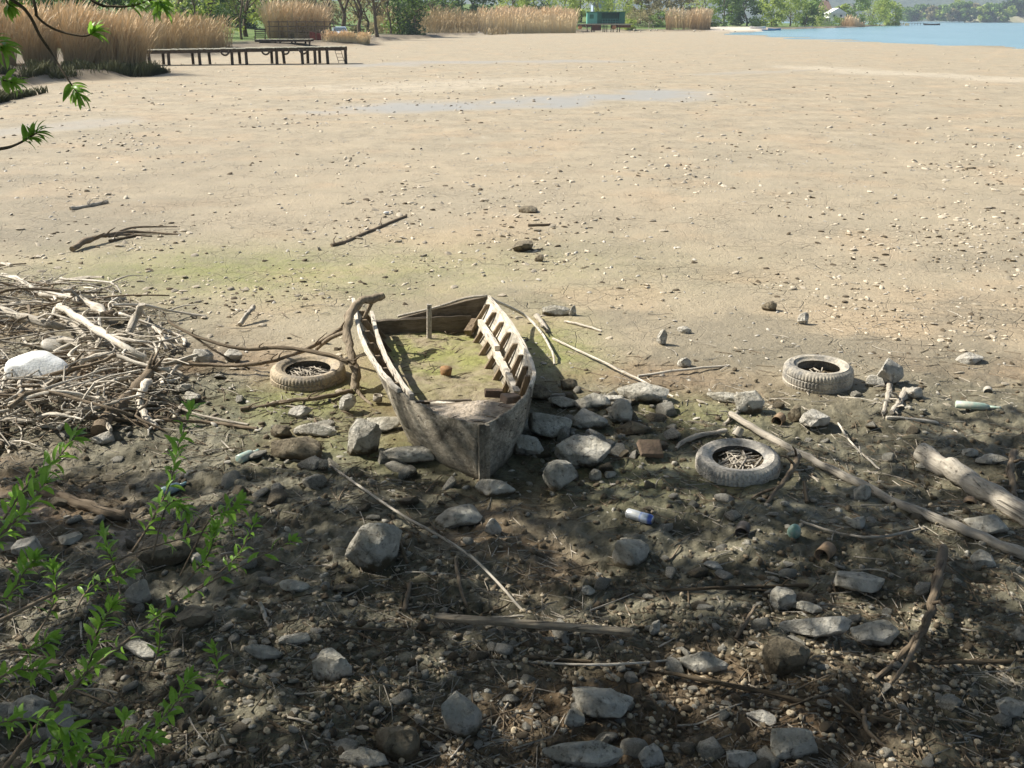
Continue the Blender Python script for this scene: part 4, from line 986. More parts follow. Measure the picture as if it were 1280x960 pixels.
stick('stick', [(670, 398), (677, 406), (684, 416)], 7, 6, 'drift', 'short thick batten lying just right of the boat stern', 'stick', seed=22)
stick('stick', [(1113, 474), (1110, 496), (1103, 519)], 8, 5, 'drift', 'left one of two short sticks pointing at the camera, right of the far tyre', 'stick', seed=23)
stick('stick', [(1131, 492), (1124, 506), (1114, 518)], 9, 6, 'drift', 'right one of two short sticks pointing at the camera, right of the far tyre', 'stick', seed=24)
stick('stick', [(1108, 523), (1140, 526), (1172, 531)], 4, 5, 'drift_pale', 'flat pale split stick below the two short sticks', 'stick', seed=25)
stick('branch', [(1266, 569, .05), (1263, 590, .06), (1266, 612, .04), (1269, 627)], 9, 7, 'bark_mid', 'short crooked stick across the mud beyond the log at the right edge', seed=26)
stick('branch', [(998, 573, .04), (988, 592, .05), (974, 610, .03), (957, 632)], 7, 4, 'bark_mid', 'crooked stick leaning beside the shaded tyre', seed=27, forks=[([(974, 610, .03), (950, 618), (940, 624)], 4, 3)])
stick('stick', [(1006, 604, .06), (1009, 630)], 5, 5, 'bark', 'short peg below right of the shaded tyre', 'stick', seed=28)
stick('branch', [(505, 766), (509, 748, .02), (513, 730, .0)], 6, 5, 'bark_mid', 'small curved stick right of the big rounded boulder', seed=29)
stick('branch', [(489, 655), (500, 680, .03), (509, 706)], 4, 5, 'bark', 'thin stick lying along the right flank of the big rounded boulder', seed=30)
stick('stick', [(325, 755, .03), (332, 772), (341, 798)], 5, 6, 'drift', 'short pale stick below the flat square grey stone at left', 'stick', seed=31)
stick('stick', [(300, 748), (320, 755), (340, 768)], 4, 4, 'drift', 'thin broken stick crossing the short pale one at left', 'stick', seed=32)
stick('stick', [(300, 408, .0), (309, 396, .06), (318, 385, .10)], 6, 6, 'drift', 'leaning stub of stick on the mud left of the boat', 'stick', seed=33)
stick('stick', [(945, 505), (925, 515), (905, 532)], 6, 4, 'drift', 'pale stick beside the upper end of the long pole', 'stick', seed=34)
stick('branch', [(845, 562), (862, 550, .02), (908, 540, .02)], 4, 6, 'drift', 'bent pale stick behind the shaded tyre', seed=35)
stick('stick', [(921, 548), (925, 538, .04)], 12, 9, 'drift', 'stub of wood standing right behind the shaded tyre', 'stick', seed=36)
stick('reed_stem', [(1048, 530, .05), (1062, 552, .06), (1080, 570, .02), (1100, 588)], 2.5, 2.5, 'drift_pale', 'thin pale twig right of the bright square stone', 'reed stem', seed=37, bump=.05, forks=[([(1076, 566, .04), (1074, 558, .06)], 2, 1.5)])
stick('stick', [(400, 784), (470, 788), (540, 793)], 3, 3, 'bark', 'dark straight twig left of the split plank', 'stick', seed=38)
stick('stick', [(545, 776, .02), (600, 774, .02), (655, 771)], 4, 3, 'drift', 'thin stick lying along the upper side of the split plank', 'stick', seed=39)
stick('stick', [(655, 828), (760, 832, .02), (870, 822)], 3, 2.5, 'drift_pale', 'thin pale stem crossing the start of the long dark twig', 'stick', seed=40)
stick('branch', [(570, 700), (576, 740, .02), (590, 768)], 5, 4, 'bark_mid', 'small dark crooked twig between the big boulder and the pale pointed stone', seed=41)
stick('stick', [(920, 800), (932, 780, .03), (944, 760, .02)], 6, 4, 'bark_mid', 'leaning stick left of the pale triangular stone', 'stick', seed=42)
stick('stick', [(820, 740), (910, 736, .02), (1010, 733)], 4, 4, 'bark', 'straight dark stick in the shade right of centre', 'stick', seed=43)
stick('branch', [(1080, 888), (1084, 915, .02), (1110, 940), (1125, 965)], 6, 4, 'bark_mid', 'twig trailing down to the bottom edge below the forked branch', seed=44)
stick('branch', [(1040, 870), (1062, 885, .02), (1080, 905)], 5, 3, 'bark', 'short twig left of the one trailing to the bottom edge', seed=45)
stick('stick', [(660, 283), (688, 282)], 4, 3, 'bark_mid', 'little straight stick far out on the flat beyond the boat', 'stick', seed=46)
stick('stick', [(200, 500), (250, 520, .02), (310, 532)], 3, 3, 'drift', 'thin pale stick between the driftwood pile and the left tyre stones', 'stick', seed=47)

# ---- the driftwood pile at the left: its large pieces, then alike ones
stick('driftwood', [(75, 386, .16), (110, 408, .20), (150, 434, .20), (183, 452, .12)], 9, 9, 'drift_pale', 'bleached straight pole on top of the driftwood pile, brightest of all', 'driftwood', seed=50)
stick('driftwood', [(122, 545, .02), (150, 515, .06), (176, 482, .10), (196, 458, .12)], 17, 12, 'bark_mid', 'thick brown branch at the right end of the driftwood pile pointing down at the camera', 'driftwood', seed=51, n=12)
stick('driftwood', [(186, 480, .10), (175, 500, .08), (180, 520, .04), (196, 538)], 12, 8, 'drift_pale', 'bright curved stub at the lower right of the driftwood pile', 'driftwood', seed=52, n=10)
stick('driftwood', [(177, 384, .28), (170, 400, .18), (158, 424, .08)], 9, 10, 'drift', 'short stub sticking up at the right rear of the driftwood pile', 'driftwood', seed=53)
stick('driftwood', [(50, 372, .08), (85, 374, .12), (112, 382, .12), (132, 398, .08)], 8, 10, 'drift_pale', 'arched pale branch along the back of the driftwood pile', 'driftwood', seed=54)
stick('driftwood', [(132, 398, .08), (150, 398, .05), (162, 400, .02)], 12, 12, 'bark_mid', 'dark broken end behind the arched pale branch', 'driftwood', seed=55)
stick('driftwood', [(-20, 388, .08), (20, 398, .12), (60, 408, .12), (90, 414, .06)], 12, 9, 'drift', 'long thick pale pole reaching in from the left edge', 'driftwood', seed=56, n=12)
stick('driftwood', [(4, 346, .08), (22, 350, .14), (38, 360, .12), (50, 372, .04)], 5, 5, 'drift_pale', 'thin bow shaped branch at the back left of the pile', 'driftwood', seed=57)
stick('driftwood', [(60, 490, .03), (85, 468, .12), (105, 455, .14), (124, 441, .10)], 9, 7, 'bark_mid', 'dark bent branch just right of the white foam slab', 'driftwood', seed=58)
stick('driftwood', [(78, 400, .14), (96, 412, .14), (112, 430, .10), (116, 440, .08)], 6, 6, 'drift', 'hooked branch curving down in the middle of the pile', 'driftwood', seed=59)
stick('driftwood', [(120, 440, .1), (126, 420, .16), (124, 400, .2)], 5, 4, 'drift', 'upright forked twig in the middle of the pile', 'driftwood', seed=60)
stick('driftwood', [(190, 410, .12), (203, 420, .10), (208, 440, .03)], 4, 6, 'drift_pale', 'curved pale twig standing at the right rim of the pile', 'driftwood', seed=61)
stick('driftwood', [(-10, 470, .05), (30, 485, .06), (90, 502, .05), (125, 506, .03)], 5, 5, 'bark_mid', 'long brown stick along the front of the driftwood pile', 'driftwood', seed=62)
stick('driftwood', [(-10, 512, .04), (40, 505, .06), (95, 500, .02)], 4, 4, 'drift', 'thin pale stick crossing the front of the pile', 'driftwood', seed=63)
stick('driftwood', [(-10, 500, .05), (24, 492, .06), (52, 498, .06)], 9, 8, 'bark_mid', 'brown stub right under the white foam slab', 'driftwood', seed=64)
stick('driftwood', [(55, 432, .08), (76, 428, .12), (100, 434, .08)], 7, 7, 'drift', 'pale stub lying over the right end of the white foam slab', 'driftwood', seed=65)
def pile(n, seed, name, cat, label, group, reg, rr, Lr, mats, lift, single=True):
    rs = random.Random(seed); mb = MB(); k = 0
    for i in range(n):
        while True:
            px = rs.uniform(*reg[0]); py = rs.uniform(*reg[1])
            if reg[2](px, py): break
        c = G(px, py); a = rs.gauss(reg[3], 1.0); L = rs.uniform(*Lr); z = lift * rs.random() ** .8 * max(.1, 1 - abs((px - 70) / 190) ** 2)
        d = Vector((math.cos(a), math.sin(a), rs.gauss(0, .22))); r = rs.uniform(*rr)
        pts = [c - d * L / 2, c - d * L * .15 + Vector((rs.uniform(-.3, .3), rs.uniform(-.3, .3), rs.uniform(-.02, .16))) * L * .7, c + d * L * .2 + Vector((rs.uniform(-.2, .2), rs.uniform(-.2, .2), rs.uniform(-.02, .1))) * L * .7, c + d * L / 2]
        pts = [p + Vector((0, 0, z + r)) for p in pts]
        for p in pts: p.z = max(p.z, gz(p.x, p.y) + r * .6)
        if single:
            o = stick(name, pts, r, r * rs.uniform(.25, .9), mats[i % len(mats)], {'drift': 'grey', 'drift_pale': 'bleached', 'bark_mid': 'dark brown'}[mats[i % len(mats)]] + ' ' + label + ', ' + ('back' if c.y > 8.6 else 'front' if c.y < 7.4 else 'middle') + (' left' if px < 75 else ' right' if px > 150 else ' centre'), cat, n=7, sub=3, seed=i + seed, group=group, world=True, bump=.16)
            if i % 3 == 0:
                Ri = o.rotation_quaternion.inverted(); a2 = a + rs.choice((-1, 1)) * rs.uniform(.5, 1.1); st = pts[1 + i % 2]
                e1 = st + Vector((math.cos(a2), math.sin(a2), rs.uniform(.0, .4))) * L * .22; e2 = e1 + Vector((math.cos(a2 * .7), math.sin(a2), rs.uniform(-.2, .2))) * L * .18
                pp, rad = smooth_pts([Ri @ (q_ - o.location) for q_ in (st, e1, e2)], [r * .7, r * .5, r * .2], 3); mb2 = MB(); mb2.tube(pp, rad, 6, bump=.12, seed=i); mb2.build('side_twig', M[mats[i % len(mats)]], o, True)
        else:
            pp, rad = smooth_pts(pts, [r, r * .9, r * .8, r * .6], 2); mb.tube(pp, rad, 4, cap=False)
    if not single: o = mb.build(name, M[mats[0]], None, True); tag(o, kind='stuff')
inpile = lambda px, py: (py > 352 + max(0, px - 60) * .28) and px < 215 + (py - 430) * .15 and py < 560 - px * .15 and not (8 < px < 82 and 447 < py < 492)
pile(190, 71, 'driftwood', 'driftwood', 'stick lying criss cross in the driftwood pile', 'tangled sticks of the driftwood pile', [(-80, 225), (345, 560), inpile, -.15], (.006, .018), (.3, 1.05), ['drift', 'drift_pale', 'drift', 'drift_pale', 'bark_mid', 'drift_pale'], .17)
pile(380, 72, 'twig_tangle', 'twigs', '', '', [(-90, 232), (340, 565), inpile, -.1], (.003, .008), (.1, .45), ['drift'], .20, False)
pile(300, 76, 'dark_twig_tangle', 'twigs', '', '', [(-90, 232), (340, 575), inpile, -.1], (.002, .006), (.1, .45), ['bark_mid'], .12, False)
def twigs(n, seed, label, group, reg, mats, rr=(.002, .0055), Lr=(.08, .4), dens=None):
    rs = random.Random(seed)
    for i in range(n):
        while True:
            px = rs.uniform(*reg[0]); py = rs.uniform(*reg[1]); c = G(px, py)
            if clear(np.array([c.x]), np.array([c.y]), .12)[0]: break
        a = rs.gauss(0, .8); L = rs.uniform(*Lr) * rs.uniform(.5, 1); r = rs.uniform(*rr); d = Vector((math.cos(a), math.sin(a), 0))
        pts = [c - d * L / 2, c + Vector((rs.uniform(-.1, .1), rs.uniform(-.1, .1), 0)) * L, c + d * L / 2]
        for p in pts: p.z = gz(p.x, p.y) + r * 1.2 + rs.random() * .012
        stick('twig', pts, r, r * .6, mats[i % len(mats)], label + ', ' + zone(c) + ' of the photo', 'twig', n=5, sub=3, seed=i, group=group, world=True)
twigs(190, 81, 'thin brown twig in the foreshore litter', 'thin twigs littered over the foreshore', [(-20, 1300), (520, 960)], ['bark_mid', 'drift', 'bark'])
twigs(60, 82, 'thin twig on mud left of the boat', 'thin twigs on the mud left of the boat', [(180, 470), (380, 600)], ['bark_mid', 'drift'])
twigs(45, 83, 'thin pale twig right of the boat', 'thin pale twigs on the sunlit mud right of the boat', [(700, 1290), (380, 520)], ['drift_pale', 'drift'], (.002, .004), (.08, .35))
def litter(n, seed, reg, mat, nm='twig_litter', rr=(.001, .0028), Lr=(.03, .16)):
    rs = np.random.RandomState(seed); pts = scatter_pts(n, *reg, lambda X, Y: clear(X, Y, 0) * (.15 + near_rough(X, Y)) * sm(.35, .6, fbm(X * 2, Y * 2, seed, 3)), rs)
    a = rs.uniform(0, 6.28, n); L = rs.uniform(*Lr, n); r = rs.uniform(*rr, n)
    d = np.stack([np.cos(a), np.sin(a)], 1); e = pts + d * L[:, None]; z0 = gh(pts[:, 0], pts[:, 1]); z1 = gh(e[:, 0], e[:, 1])
    nrm = np.stack([-d[:, 1], d[:, 0]], 1); V = []
    for P_, z_, k in ((pts, z0, 1), (e, z1, .6)):
        V += [np.column_stack([P_ + nrm * r[:, None] * k, z_ + r]), np.column_stack([P_ - nrm * r[:, None] * k, z_ + r]), np.column_stack([P_, z_ + 3 * r])]
    V = np.stack(V, 1).reshape(-1, 3); b = np.arange(n)[:, None] * 6
    Q = np.concatenate([b + np.array([[0, 3, 5, 2]]), b + np.array([[2, 5, 4, 1]]), b + np.array([[1, 4, 3, 0]])])
    tag(npm(nm, V, Q, M[mat]), kind='stuff')
litter(8500, 90, (-400, 1680, 470, 1010), 'drift'); litter(10000, 92, (-400, 1680, 430, 1010), 'bark_mid', 'dark_twig_litter')
# crumbs, chips and twigs on the silt inside the boat
rb = np.random.RandomState(55); mb = MB(); prm = [(rock_v(200 + i, 1, .72, 6), ICO[1][1]) for i in range(6)]
for i in range(420):
    u = rb.uniform(.75, 2.95); v = rb.uniform(-1, 1) * (np.interp(u, UL, BOTW) * .92); V, Fc = prm[i % 6]; s_ = .004 + .013 * rb.rand() ** 3; a = rb.uniform(0, 6.28)
    w = V * np.array([s_ * 1.3, s_, s_ * .6]); w = np.column_stack([w[:, 0] * math.cos(a) - w[:, 1] * math.sin(a) + v, w[:, 0] * math.sin(a) + w[:, 1] * math.cos(a) + u, w[:, 2] + .098 - .02 * float(sm(1.4, 2.8, u)) + .02 * math.sin(u * 5 + v * 4)])
    mb.add(w.tolist(), Fc.tolist())
o = mb.build('silt_crumbs', M['clod'], boat, True); tag(o, kind='stuff')
mb = MB()
for i in range(70):
    u = rb.uniform(.15, 2.9); bow = u < .62; wv = np.interp(u, UL, TOPW if bow else BOTW) * .75; v = rb.uniform(-1, 1) * wv; a = rb.normal() * .8; L_ = rb.uniform(.03, .16) * (.6 if bow else 1)
    z = (.345 - .05 * u) if bow else .118; d = Vector((math.cos(a), math.sin(a), rb.normal() * .05)) * L_ / 2; c_ = Vector((v, u, z)); mb.tube([c_ - d, c_ + Vector((0, 0, .004)), c_ + d], [.0035, .003, .002], 5)
o = mb.build('twig_chips', M['bark_mid'], boat, True); tag(o, kind='stuff')
# sticks caught in the tyres
def tyre_fill(root, R, n, seed, z):
    mb = MB(); rs = random.Random(seed)
    for i in range(n):
        a = rs.uniform(0, 6.28); q = rs.random() ** .5 * R * .55; c = Vector((q * math.cos(a), q * math.sin(a), z + rs.random() * .03)); b = rs.gauss(.3, .7); L = rs.uniform(.05, R * .8)
        d = Vector((math.cos(b), math.sin(b), rs.gauss(0, .1))) * L / 2; mb.tube([c - d, c + d], [rs.uniform(.003, .007)] * 2, 5)
    o = mb.build('stick_litter', M['drift'], None, True); o.matrix_world = Matrix.Translation(root.location) @ root.rotation_euler.to_matrix().to_4x4(); tag(o, kind='stuff')
tyre_fill(T3, .26, 60, 5, .065); tyre_fill(T1, .28, 90, 6, .085); tyre_fill(T2, .2, 5, 7, .09)

# ================================================================== SMALL FINDS
# drink can
p = G(799, 650); mb = MB()
can = empty('drink_can', p + Vector((-.07, .03, .030)), 0, 'crushed white and blue drink can lying on its side in the foreground shade', 'can')
prof = [(0, .019), (.004, .024), (.012, .029), (.070, .0285), (.078, .0265), (.09, .0285), (.145, .029), (.153, .025), (.157, .021)]
t = NT('printed_can'); sp = t.n('ShaderNodeSeparateXYZ'); t.l(t.coord('Object'), sp.inputs[0])
cc = t.ramp(t.math('ADD', t.math('MULTIPLY', sp.outputs[0], 6.2), t.math('MULTIPLY', t.noise(t.coord('Object'), 14, 2), .10)), [(0, C(.72, .70, .64)), (.55, C(.74, .74, .72)), (.62, C(.30, .38, .62)), (.68, C(.66, .70, .76)), (.84, C(.60, .66, .76)), (.90, C(.10, .16, .45))])
M['can'] = t.out(cc, .32, Metallic=.35)
def lathe_x(prof, n=20, cap=True, squash=1.0):
    V = []; Fc = []
    for x, r in prof:
        for k in range(n): a = 6.28318 * k / n; V.append((x, r * math.cos(a), r * math.sin(a) * squash))
    for i in range(len(prof) - 1):
        for k in range(n): Fc.append((i * n + k, (i + 1) * n + k, (i + 1) * n + (k + 1) % n, i * n + (k + 1) % n))
    if cap: Fc += [tuple(range(n)), tuple(reversed([(len(prof) - 1) * n + k for k in range(n)]))]
    return V, Fc
v, f_ = lathe_x(prof); mb.add(v, f_); mb.build('can_body', M['can'], can, True)
can.rotation_euler = (0, .05, -.50)
mb = MB(); mb.tube([(.156, 0, 0), (.1585, 0, 0)], [.0205, .0195], 20); mb.build('can_end', simple('aluminium', C(.6, .6, .6), C(.45, .45, .45), 30, .35, Metallic=.8), can, True)
def glass(name, a, b, r=.3):
    t = NT(name); c = t.mix(t.ramp(t.noise(t.coord('Object'), 30, 4), [(.4, 0), (.65, 1)]), a, b); return t.out(c, r, Specular_IOR_Level=.6)
M['glass_pale'] = glass('dirty_pale_glass', C(.22, .34, .30), C(.44, .43, .34))
def bottle(px, py, L, r, rz, label, m, sq=.9):
    p = G(px, py); root = empty('bottle', p + Vector((-math.cos(rz) * L / 2, -math.sin(rz) * L / 2, r * .7)), rz, label, 'bottle')
    k = L / .2
    v, f_ = lathe_x([(0, r * .8), (.004, r), (.10 * k, r), (.128 * k, r * .9), (.15 * k, r * .45)], 16, True, sq); mb = MB(); mb.add(v, f_); mb.build('bottle_body', m, root, True)
    v, f_ = lathe_x([(.149 * k, r * .42), (.18 * k, r * .36), (.19 * k, r * .42), (.2 * k, r * .42)], 14, True, sq); mb = MB(); mb.add(v, f_); mb.build('bottle_neck', m, root, True)
bottle(311, 573, .17, .033, 1.0, 'pale green dusty glass bottle left of the brown mud caked stone', M['glass_pale'])
bottle(218, 614, .17, .032, .9, 'bluish glass bottle half hidden behind a green shoot', glass('blue_glass', C(.16, .28, .30), C(.30, .36, .34)))
bottle(1222, 511, .30, .030, -.25, 'long pale green bottle lying on the sunlit mud near the right edge', glass('sandy_green_glass', C(.30, .42, .34), C(.52, .50, .40), .5))
# green glass float
V = rock_v(5, 3, 1.1, 0, .05, .01) * np.array([.036, .034, .05]); o = npm('glass_float', V, ICO[3][1], glass('sea_green', C(.17, .30, .24), C(.36, .40, .32), .45), smooth=True); o.location = G(992, 671) + Vector((0, 0, .03)); o.rotation_euler = (.3, 0, 0)
tag(o, 'egg shaped sea green glass lump in the shade above the hollow tin', 'glass lump')
def tin(px, py, r, h, rot, label, m, name='tin_can'):
    V, Fc = lathe_x([(0, r * .55), (.0, r), (h * .5, r * .98), (h, r), (h * .98, r * .90), (h * .1, r * .88), (h * .08, .001)], 18, False)
    mb = MB(); mb.add(V, Fc); o = mb.build(name, m, None, True); o.location = G(px, py) + Vector((0, 0, r * .55)); o.rotation_euler = rot; tag(o, label, 'tin'); return o
M['rusty'] = simple('rusty_metal', C(.32, .22, .13), C(.16, .11, .07), 35, .75, .004)
tin(1036, 690, .040, .09, (0, .1, 4.0), 'hollow rusty tin lying open in the shade at the right', M['rusty'])
tin(930, 662, .036, .07, (0, .15, 4.3), 'dark open tin with a black mouth below the shaded tyre', simple('dark_metal', C(.10, .085, .07), C(.05, .04, .035), 35, .6))
tin(472, 504, .034, .045, (0, -1.45, 0), 'small ring shaped jar rim beside the left side of the boat', M['drift'], 'jar')
tin(976, 525, .038, .08, (0, .1, 4.1), 'brown broken cup at the upper end of the long pole', M['rusty'], 'cup')
tin(1212, 630, .036, .05, (0, .2, 4.3), 'small open metal ring under the thick log', M['rusty'], 'metal_ring')
tin(1234, 490, .032, .05, (0, .1, 4.4), 'small pale cup shell lying open on the mud near the right edge', M['mussel'], 'broken_cup')
# white foam slab in the pile
V = rock_v(77, 4, .80, 6, .1, .02) * np.array([.215, .17, .085]); q = G(46, 490); 
o = npm('foam_slab', V, ICO[4][1], M['white'], smooth=True); o.location = q + Vector((0, .06, .16)); o.rotation_euler = (.45, .06, .12); tag(o, 'smooth white foam slab lying in the driftwood pile at the left edge', 'foam slab')
V = rock_v(78, 3, .75, 6, .1, .03) * np.array([.15, .10, .03]); o = npm('foam_slab', V, ICO[3][1], M['mussel'], smooth=True); o.location = G(78, 447) + Vector((0, 0, .12)); o.rotation_euler = (.5, .1, .2); tag(o, 'smaller dirty grey foam piece leaning behind the white foam slab', 'foam slab')
for px, py, L_, lab in ((483, 268, .10, 'white scrap lying far out on the mud beyond the boat, beside the thin stick'), (92, 137, .0, '')):
    if L_:
        V = rock_v(79, 2, .6, 8) * np.array([L_ * .6, L_ * .5, L_ * .25]); o = npm('white_scrap', V, ICO[2][1], M['white'], smooth=True); o.location = G(px, py) + Vector((0, 0, .02)); tag(o, lab, 'scrap')

# ================================================================== GREEN SHOOTS AND HANGING TWIGS
def leaf_mesh():
    V = []; n = 6
    for i in range(n + 1):
        t = i / n; w = .125 * math.sin(math.pi * min(1, t * .97 + .03)) ** .8; z = .10 * math.sin(t * 2.6) - .18 * t * t
        V += [(-w, t, z + w * .35), (0, t, z), (w, t, z + w * .35)]
    Fc = []
    for i in range(n):
        a = i * 3; Fc += [(a, a + 1, a + 4, a + 3), (a + 1, a + 2, a + 5, a + 4)]
    return V, Fc
lv, lf = leaf_mesh(); mb = MB(); mb.add(lv, lf); _o = mb.build('leaf', M['leaf_near'], None, True); LEAF = _o.data; bpy.data.objects.remove(_o)
lrs = random.Random(31)
def put_leaf(parent, p, d, L):
    o = bpy.data.objects.new('leaf', LEAF); col.objects.link(o); o.parent = parent; o.location = p; d = d.normalized()
    x = d.cross(Vector((0, 0, 1))); x = x.normalized() if x.length > .05 else Vector((1, 0, 0)); z = x.cross(d)
    R = Matrix((x, d, z)).transposed() @ Matrix.Rotation(lrs.uniform(-.9, .9), 3, 'Y'); o.rotation_mode = 'QUATERNION'; o.rotation_quaternion = R.to_quaternion()
    s = L * lrs.uniform(.75, 1.15); o.scale = (s * lrs.uniform(.9, 1.3), s, s)
def shoot(pts, r0, r1, leaves, L, label, root=None, partname='stem', parent=None, from_=.45, tipn=5, spread=.9):
    """pts: (px, py, distance) from root to tip"""
    wp = [P(*q) for q in pts]
    if parent is None:
        root = empty('willow_shoot', wp[0], 0, label, 'plant'); par = root
    else: root = parent; par = parent
    o3 = Vector(root.location) if parent is None else Vector(parent.matrix_world.translation)
    loc = [p - o3 for p in wp]; pp, rr = smooth_pts(loc, [r0 + (r1 - r0) * i / (len(loc) - 1) for i in range(len(loc))], 5)
    mb = MB(); mb.tube(pp, rr, 6, 1, .06, len(pts)); st = mb.build(partname, M['bark_mid'] if parent is None else M['bark'], par, True)
    lp = st if parent is not None else root
    n = len(pp)
    for k in range(leaves):
        t = from_ + (1 - from_) * (k + .5) / leaves; i = min(n - 2, int(t * (n - 1))); p = pp[i].lerp(pp[i + 1], t * (n - 1) - i); ax = (pp[i + 1] - pp[i]).normalized()
        a = k * 2.4 + lrs.uniform(-.4, .4); s = ax.cross(Vector((0, 0, 1))); s = s.normalized() if s.length > .1 else Vector((1, 0, 0)); u = s.cross(ax)
        d = ax * lrs.uniform(.35, .9) + (s * math.cos(a) + u * math.sin(a)) * spread
        put_leaf(lp, p, d, L * (.65 + .35 * (1 - abs(t - .75))))
    for k in range(tipn):
        a = k * 6.28 / tipn + .3; ax = (pp[-1] - pp[-3]).normalized(); s = ax.cross(Vector((0, 0, 1))); s = s.normalized() if s.length > .1 else Vector((1, 0, 0)); u = s.cross(ax)
        put_leaf(lp, pp[-1], ax * 1.0 + (s * math.cos(a) + u * math.sin(a)) * .55, L * .9)
    return root
SH = [
 ([(-60, 800, 2.5), (0, 776, 2.7), (67, 742, 3.0), (161, 694, 3.5), (225, 674, 3.9), (290, 655, 4.3)], .006, .002, 12, .085, 'longest bare stemmed shoot reaching right from the left edge', .72),
 ([(-30, 1010, 2.3), (37, 919, 2.4), (90, 859, 2.6), (142, 814, 2.9), (244, 739, 3.3), (364, 676, 3.6)], .007, .002, 26, .075, 'long low shoot slanting up from the bottom left corner to the middle', .30),
 ([(165, 690, 3.6), (190, 650, 3.7), (214, 600, 3.9), (222, 560, 4.1), (240, 512, 4.3)], .005, .002, 30, .10, 'upright leafy shoot whose tip stands out above the shade at left', .15),
 ([(-60, 760, 2.4), (0, 671, 2.6), (30, 640, 2.7), (56, 604, 2.8)], .006, .002, 16, .085, 'leafy shoot at the left edge below the driftwood pile', .3),
 ([(-20, 690, 2.9), (10, 640, 3.1), (40, 600, 3.2), (70, 575, 3.3), (94, 545, 3.4)], .005, .002, 22, .085, 'leafy shoot in front of the brown log at left', .2),
 ([(60, 900, 2.5), (85, 870, 2.6), (110, 835, 2.7), (122, 790, 2.8), (140, 760, 2.8)], .006, .002, 24, .080, 'bushy shoot in the middle of the lower left shoots', .35),
 ([(140, 1000, 2.3), (180, 930, 2.5), (215, 885, 2.7), (236, 850, 2.8)], .005, .002, 22, .070, 'low shoot with shiny leaves near the bottom left of the gravel', .35),
 ([(-40, 940, 2.1), (0, 905, 2.2), (50, 900, 2.3), (90, 915, 2.3)], .005, .002, 18, .075, 'shoot drooping over the bottom left corner stones', .3),
 ([(150, 750, 3.2), (146, 715, 3.4), (135, 690, 3.4), (130, 668, 3.5)], .004, .002, 12, .075, 'small upright shoot above the pale egg shaped stone', .45),
 ([(-30, 760, 2.5), (10, 745, 2.6), (30, 715, 2.7), (44, 700, 2.7)], .004, .002, 20, .075, 'small dense shoot at the left edge in front of the pale flat stone', .2),
 ([(-40, 840, 2.4), (0, 815, 2.5), (40, 812, 2.6), (60, 802, 2.6)], .004, .002, 8, .075, 'sparse shoot at the left edge below the longest one', .5),
 ([(200, 760, 3.4), (240, 720, 3.5), (262, 690, 3.6), (268, 665, 3.6)], .004, .002, 16, .085, 'shoot standing in front of the broad grey hump of stone', .35),
 ([(60, 1000, 2.2), (100, 950, 2.3), (150, 930, 2.4), (190, 925, 2.4)], .004, .002, 20, .065, 'spreading shoot along the bottom edge at left', .2),
]
SH += [
 ([(-50, 700, 2.9), (-10, 680, 3.0), (15, 655, 3.1), (20, 625, 3.2)], .004, .002, 12, .080, 'small shoot at the very left edge above the pale flat stone', .3),
 ([(40, 800, 2.9), (60, 770, 3.0), (70, 735, 3.1), (66, 712, 3.1)], .004, .002, 12, .075, 'short shoot crossing the longest bare stem at left', .3),
 ([(180, 850, 3.0), (196, 820, 3.1), (200, 790, 3.1), (192, 768, 3.2)], .004, .002, 12, .070, 'short shoot right of the pale egg shaped stone', .3),
 ([(90, 780, 3.0), (104, 745, 3.2), (128, 725, 3.3), (160, 716, 3.4)], .004, .002, 12, .075, 'shoot bending right just under the broad grey hump', .3),
 ([(-40, 870, 2.3), (-5, 850, 2.4), (20, 838, 2.5), (48, 838, 2.5)], .004, .002, 14, .070, 'low shoot at the left edge above the corner stones', .2),
 ([(230, 900, 2.9), (262, 868, 3.0), (272, 840, 3.1), (268, 815, 3.1)], .0035, .002, 8, .065, 'thin sparse shoot nearest the pale blocky stone', .4),
 ([(0, 1000, 2.1), (28, 965, 2.2), (60, 940, 2.3), (88, 938, 2.3)], .004, .002, 16, .068, 'dense shoot over the bottom left corner', .2),
 ([(120, 1000, 2.3), (132, 962, 2.4), (150, 930, 2.4), (156, 900, 2.5)], .0035, .002, 14, .065, 'upright shoot rising from the bottom edge beside the tall pale wedge', .2),
 ([(225, 720, 3.6), (262, 650, 3.7), (282, 640, 3.8), (300, 628, 3.9)], .0035, .002, 14, .09, 'leafy shoot tip in the shade between the brown log and the left bow stones', .35),
 ([(190, 700, 3.5), (205, 640, 3.6), (218, 628, 3.7), (232, 640, 3.7)], .0035, .002, 14, .085, 'shoot tip drooping just right of the brown log end', .35),
 ([(240, 740, 3.6), (275, 715, 3.7), (300, 690, 3.8), (318, 655, 3.9)], .0035, .002, 12, .075, 'faint shoot farthest right, above the short pale stick', .4),
]
for pts, r0, r1, nl, L, lab, fr in SH: shoot(pts, r0, r1, int(nl * 1.7), L * .72, lab, from_=fr)
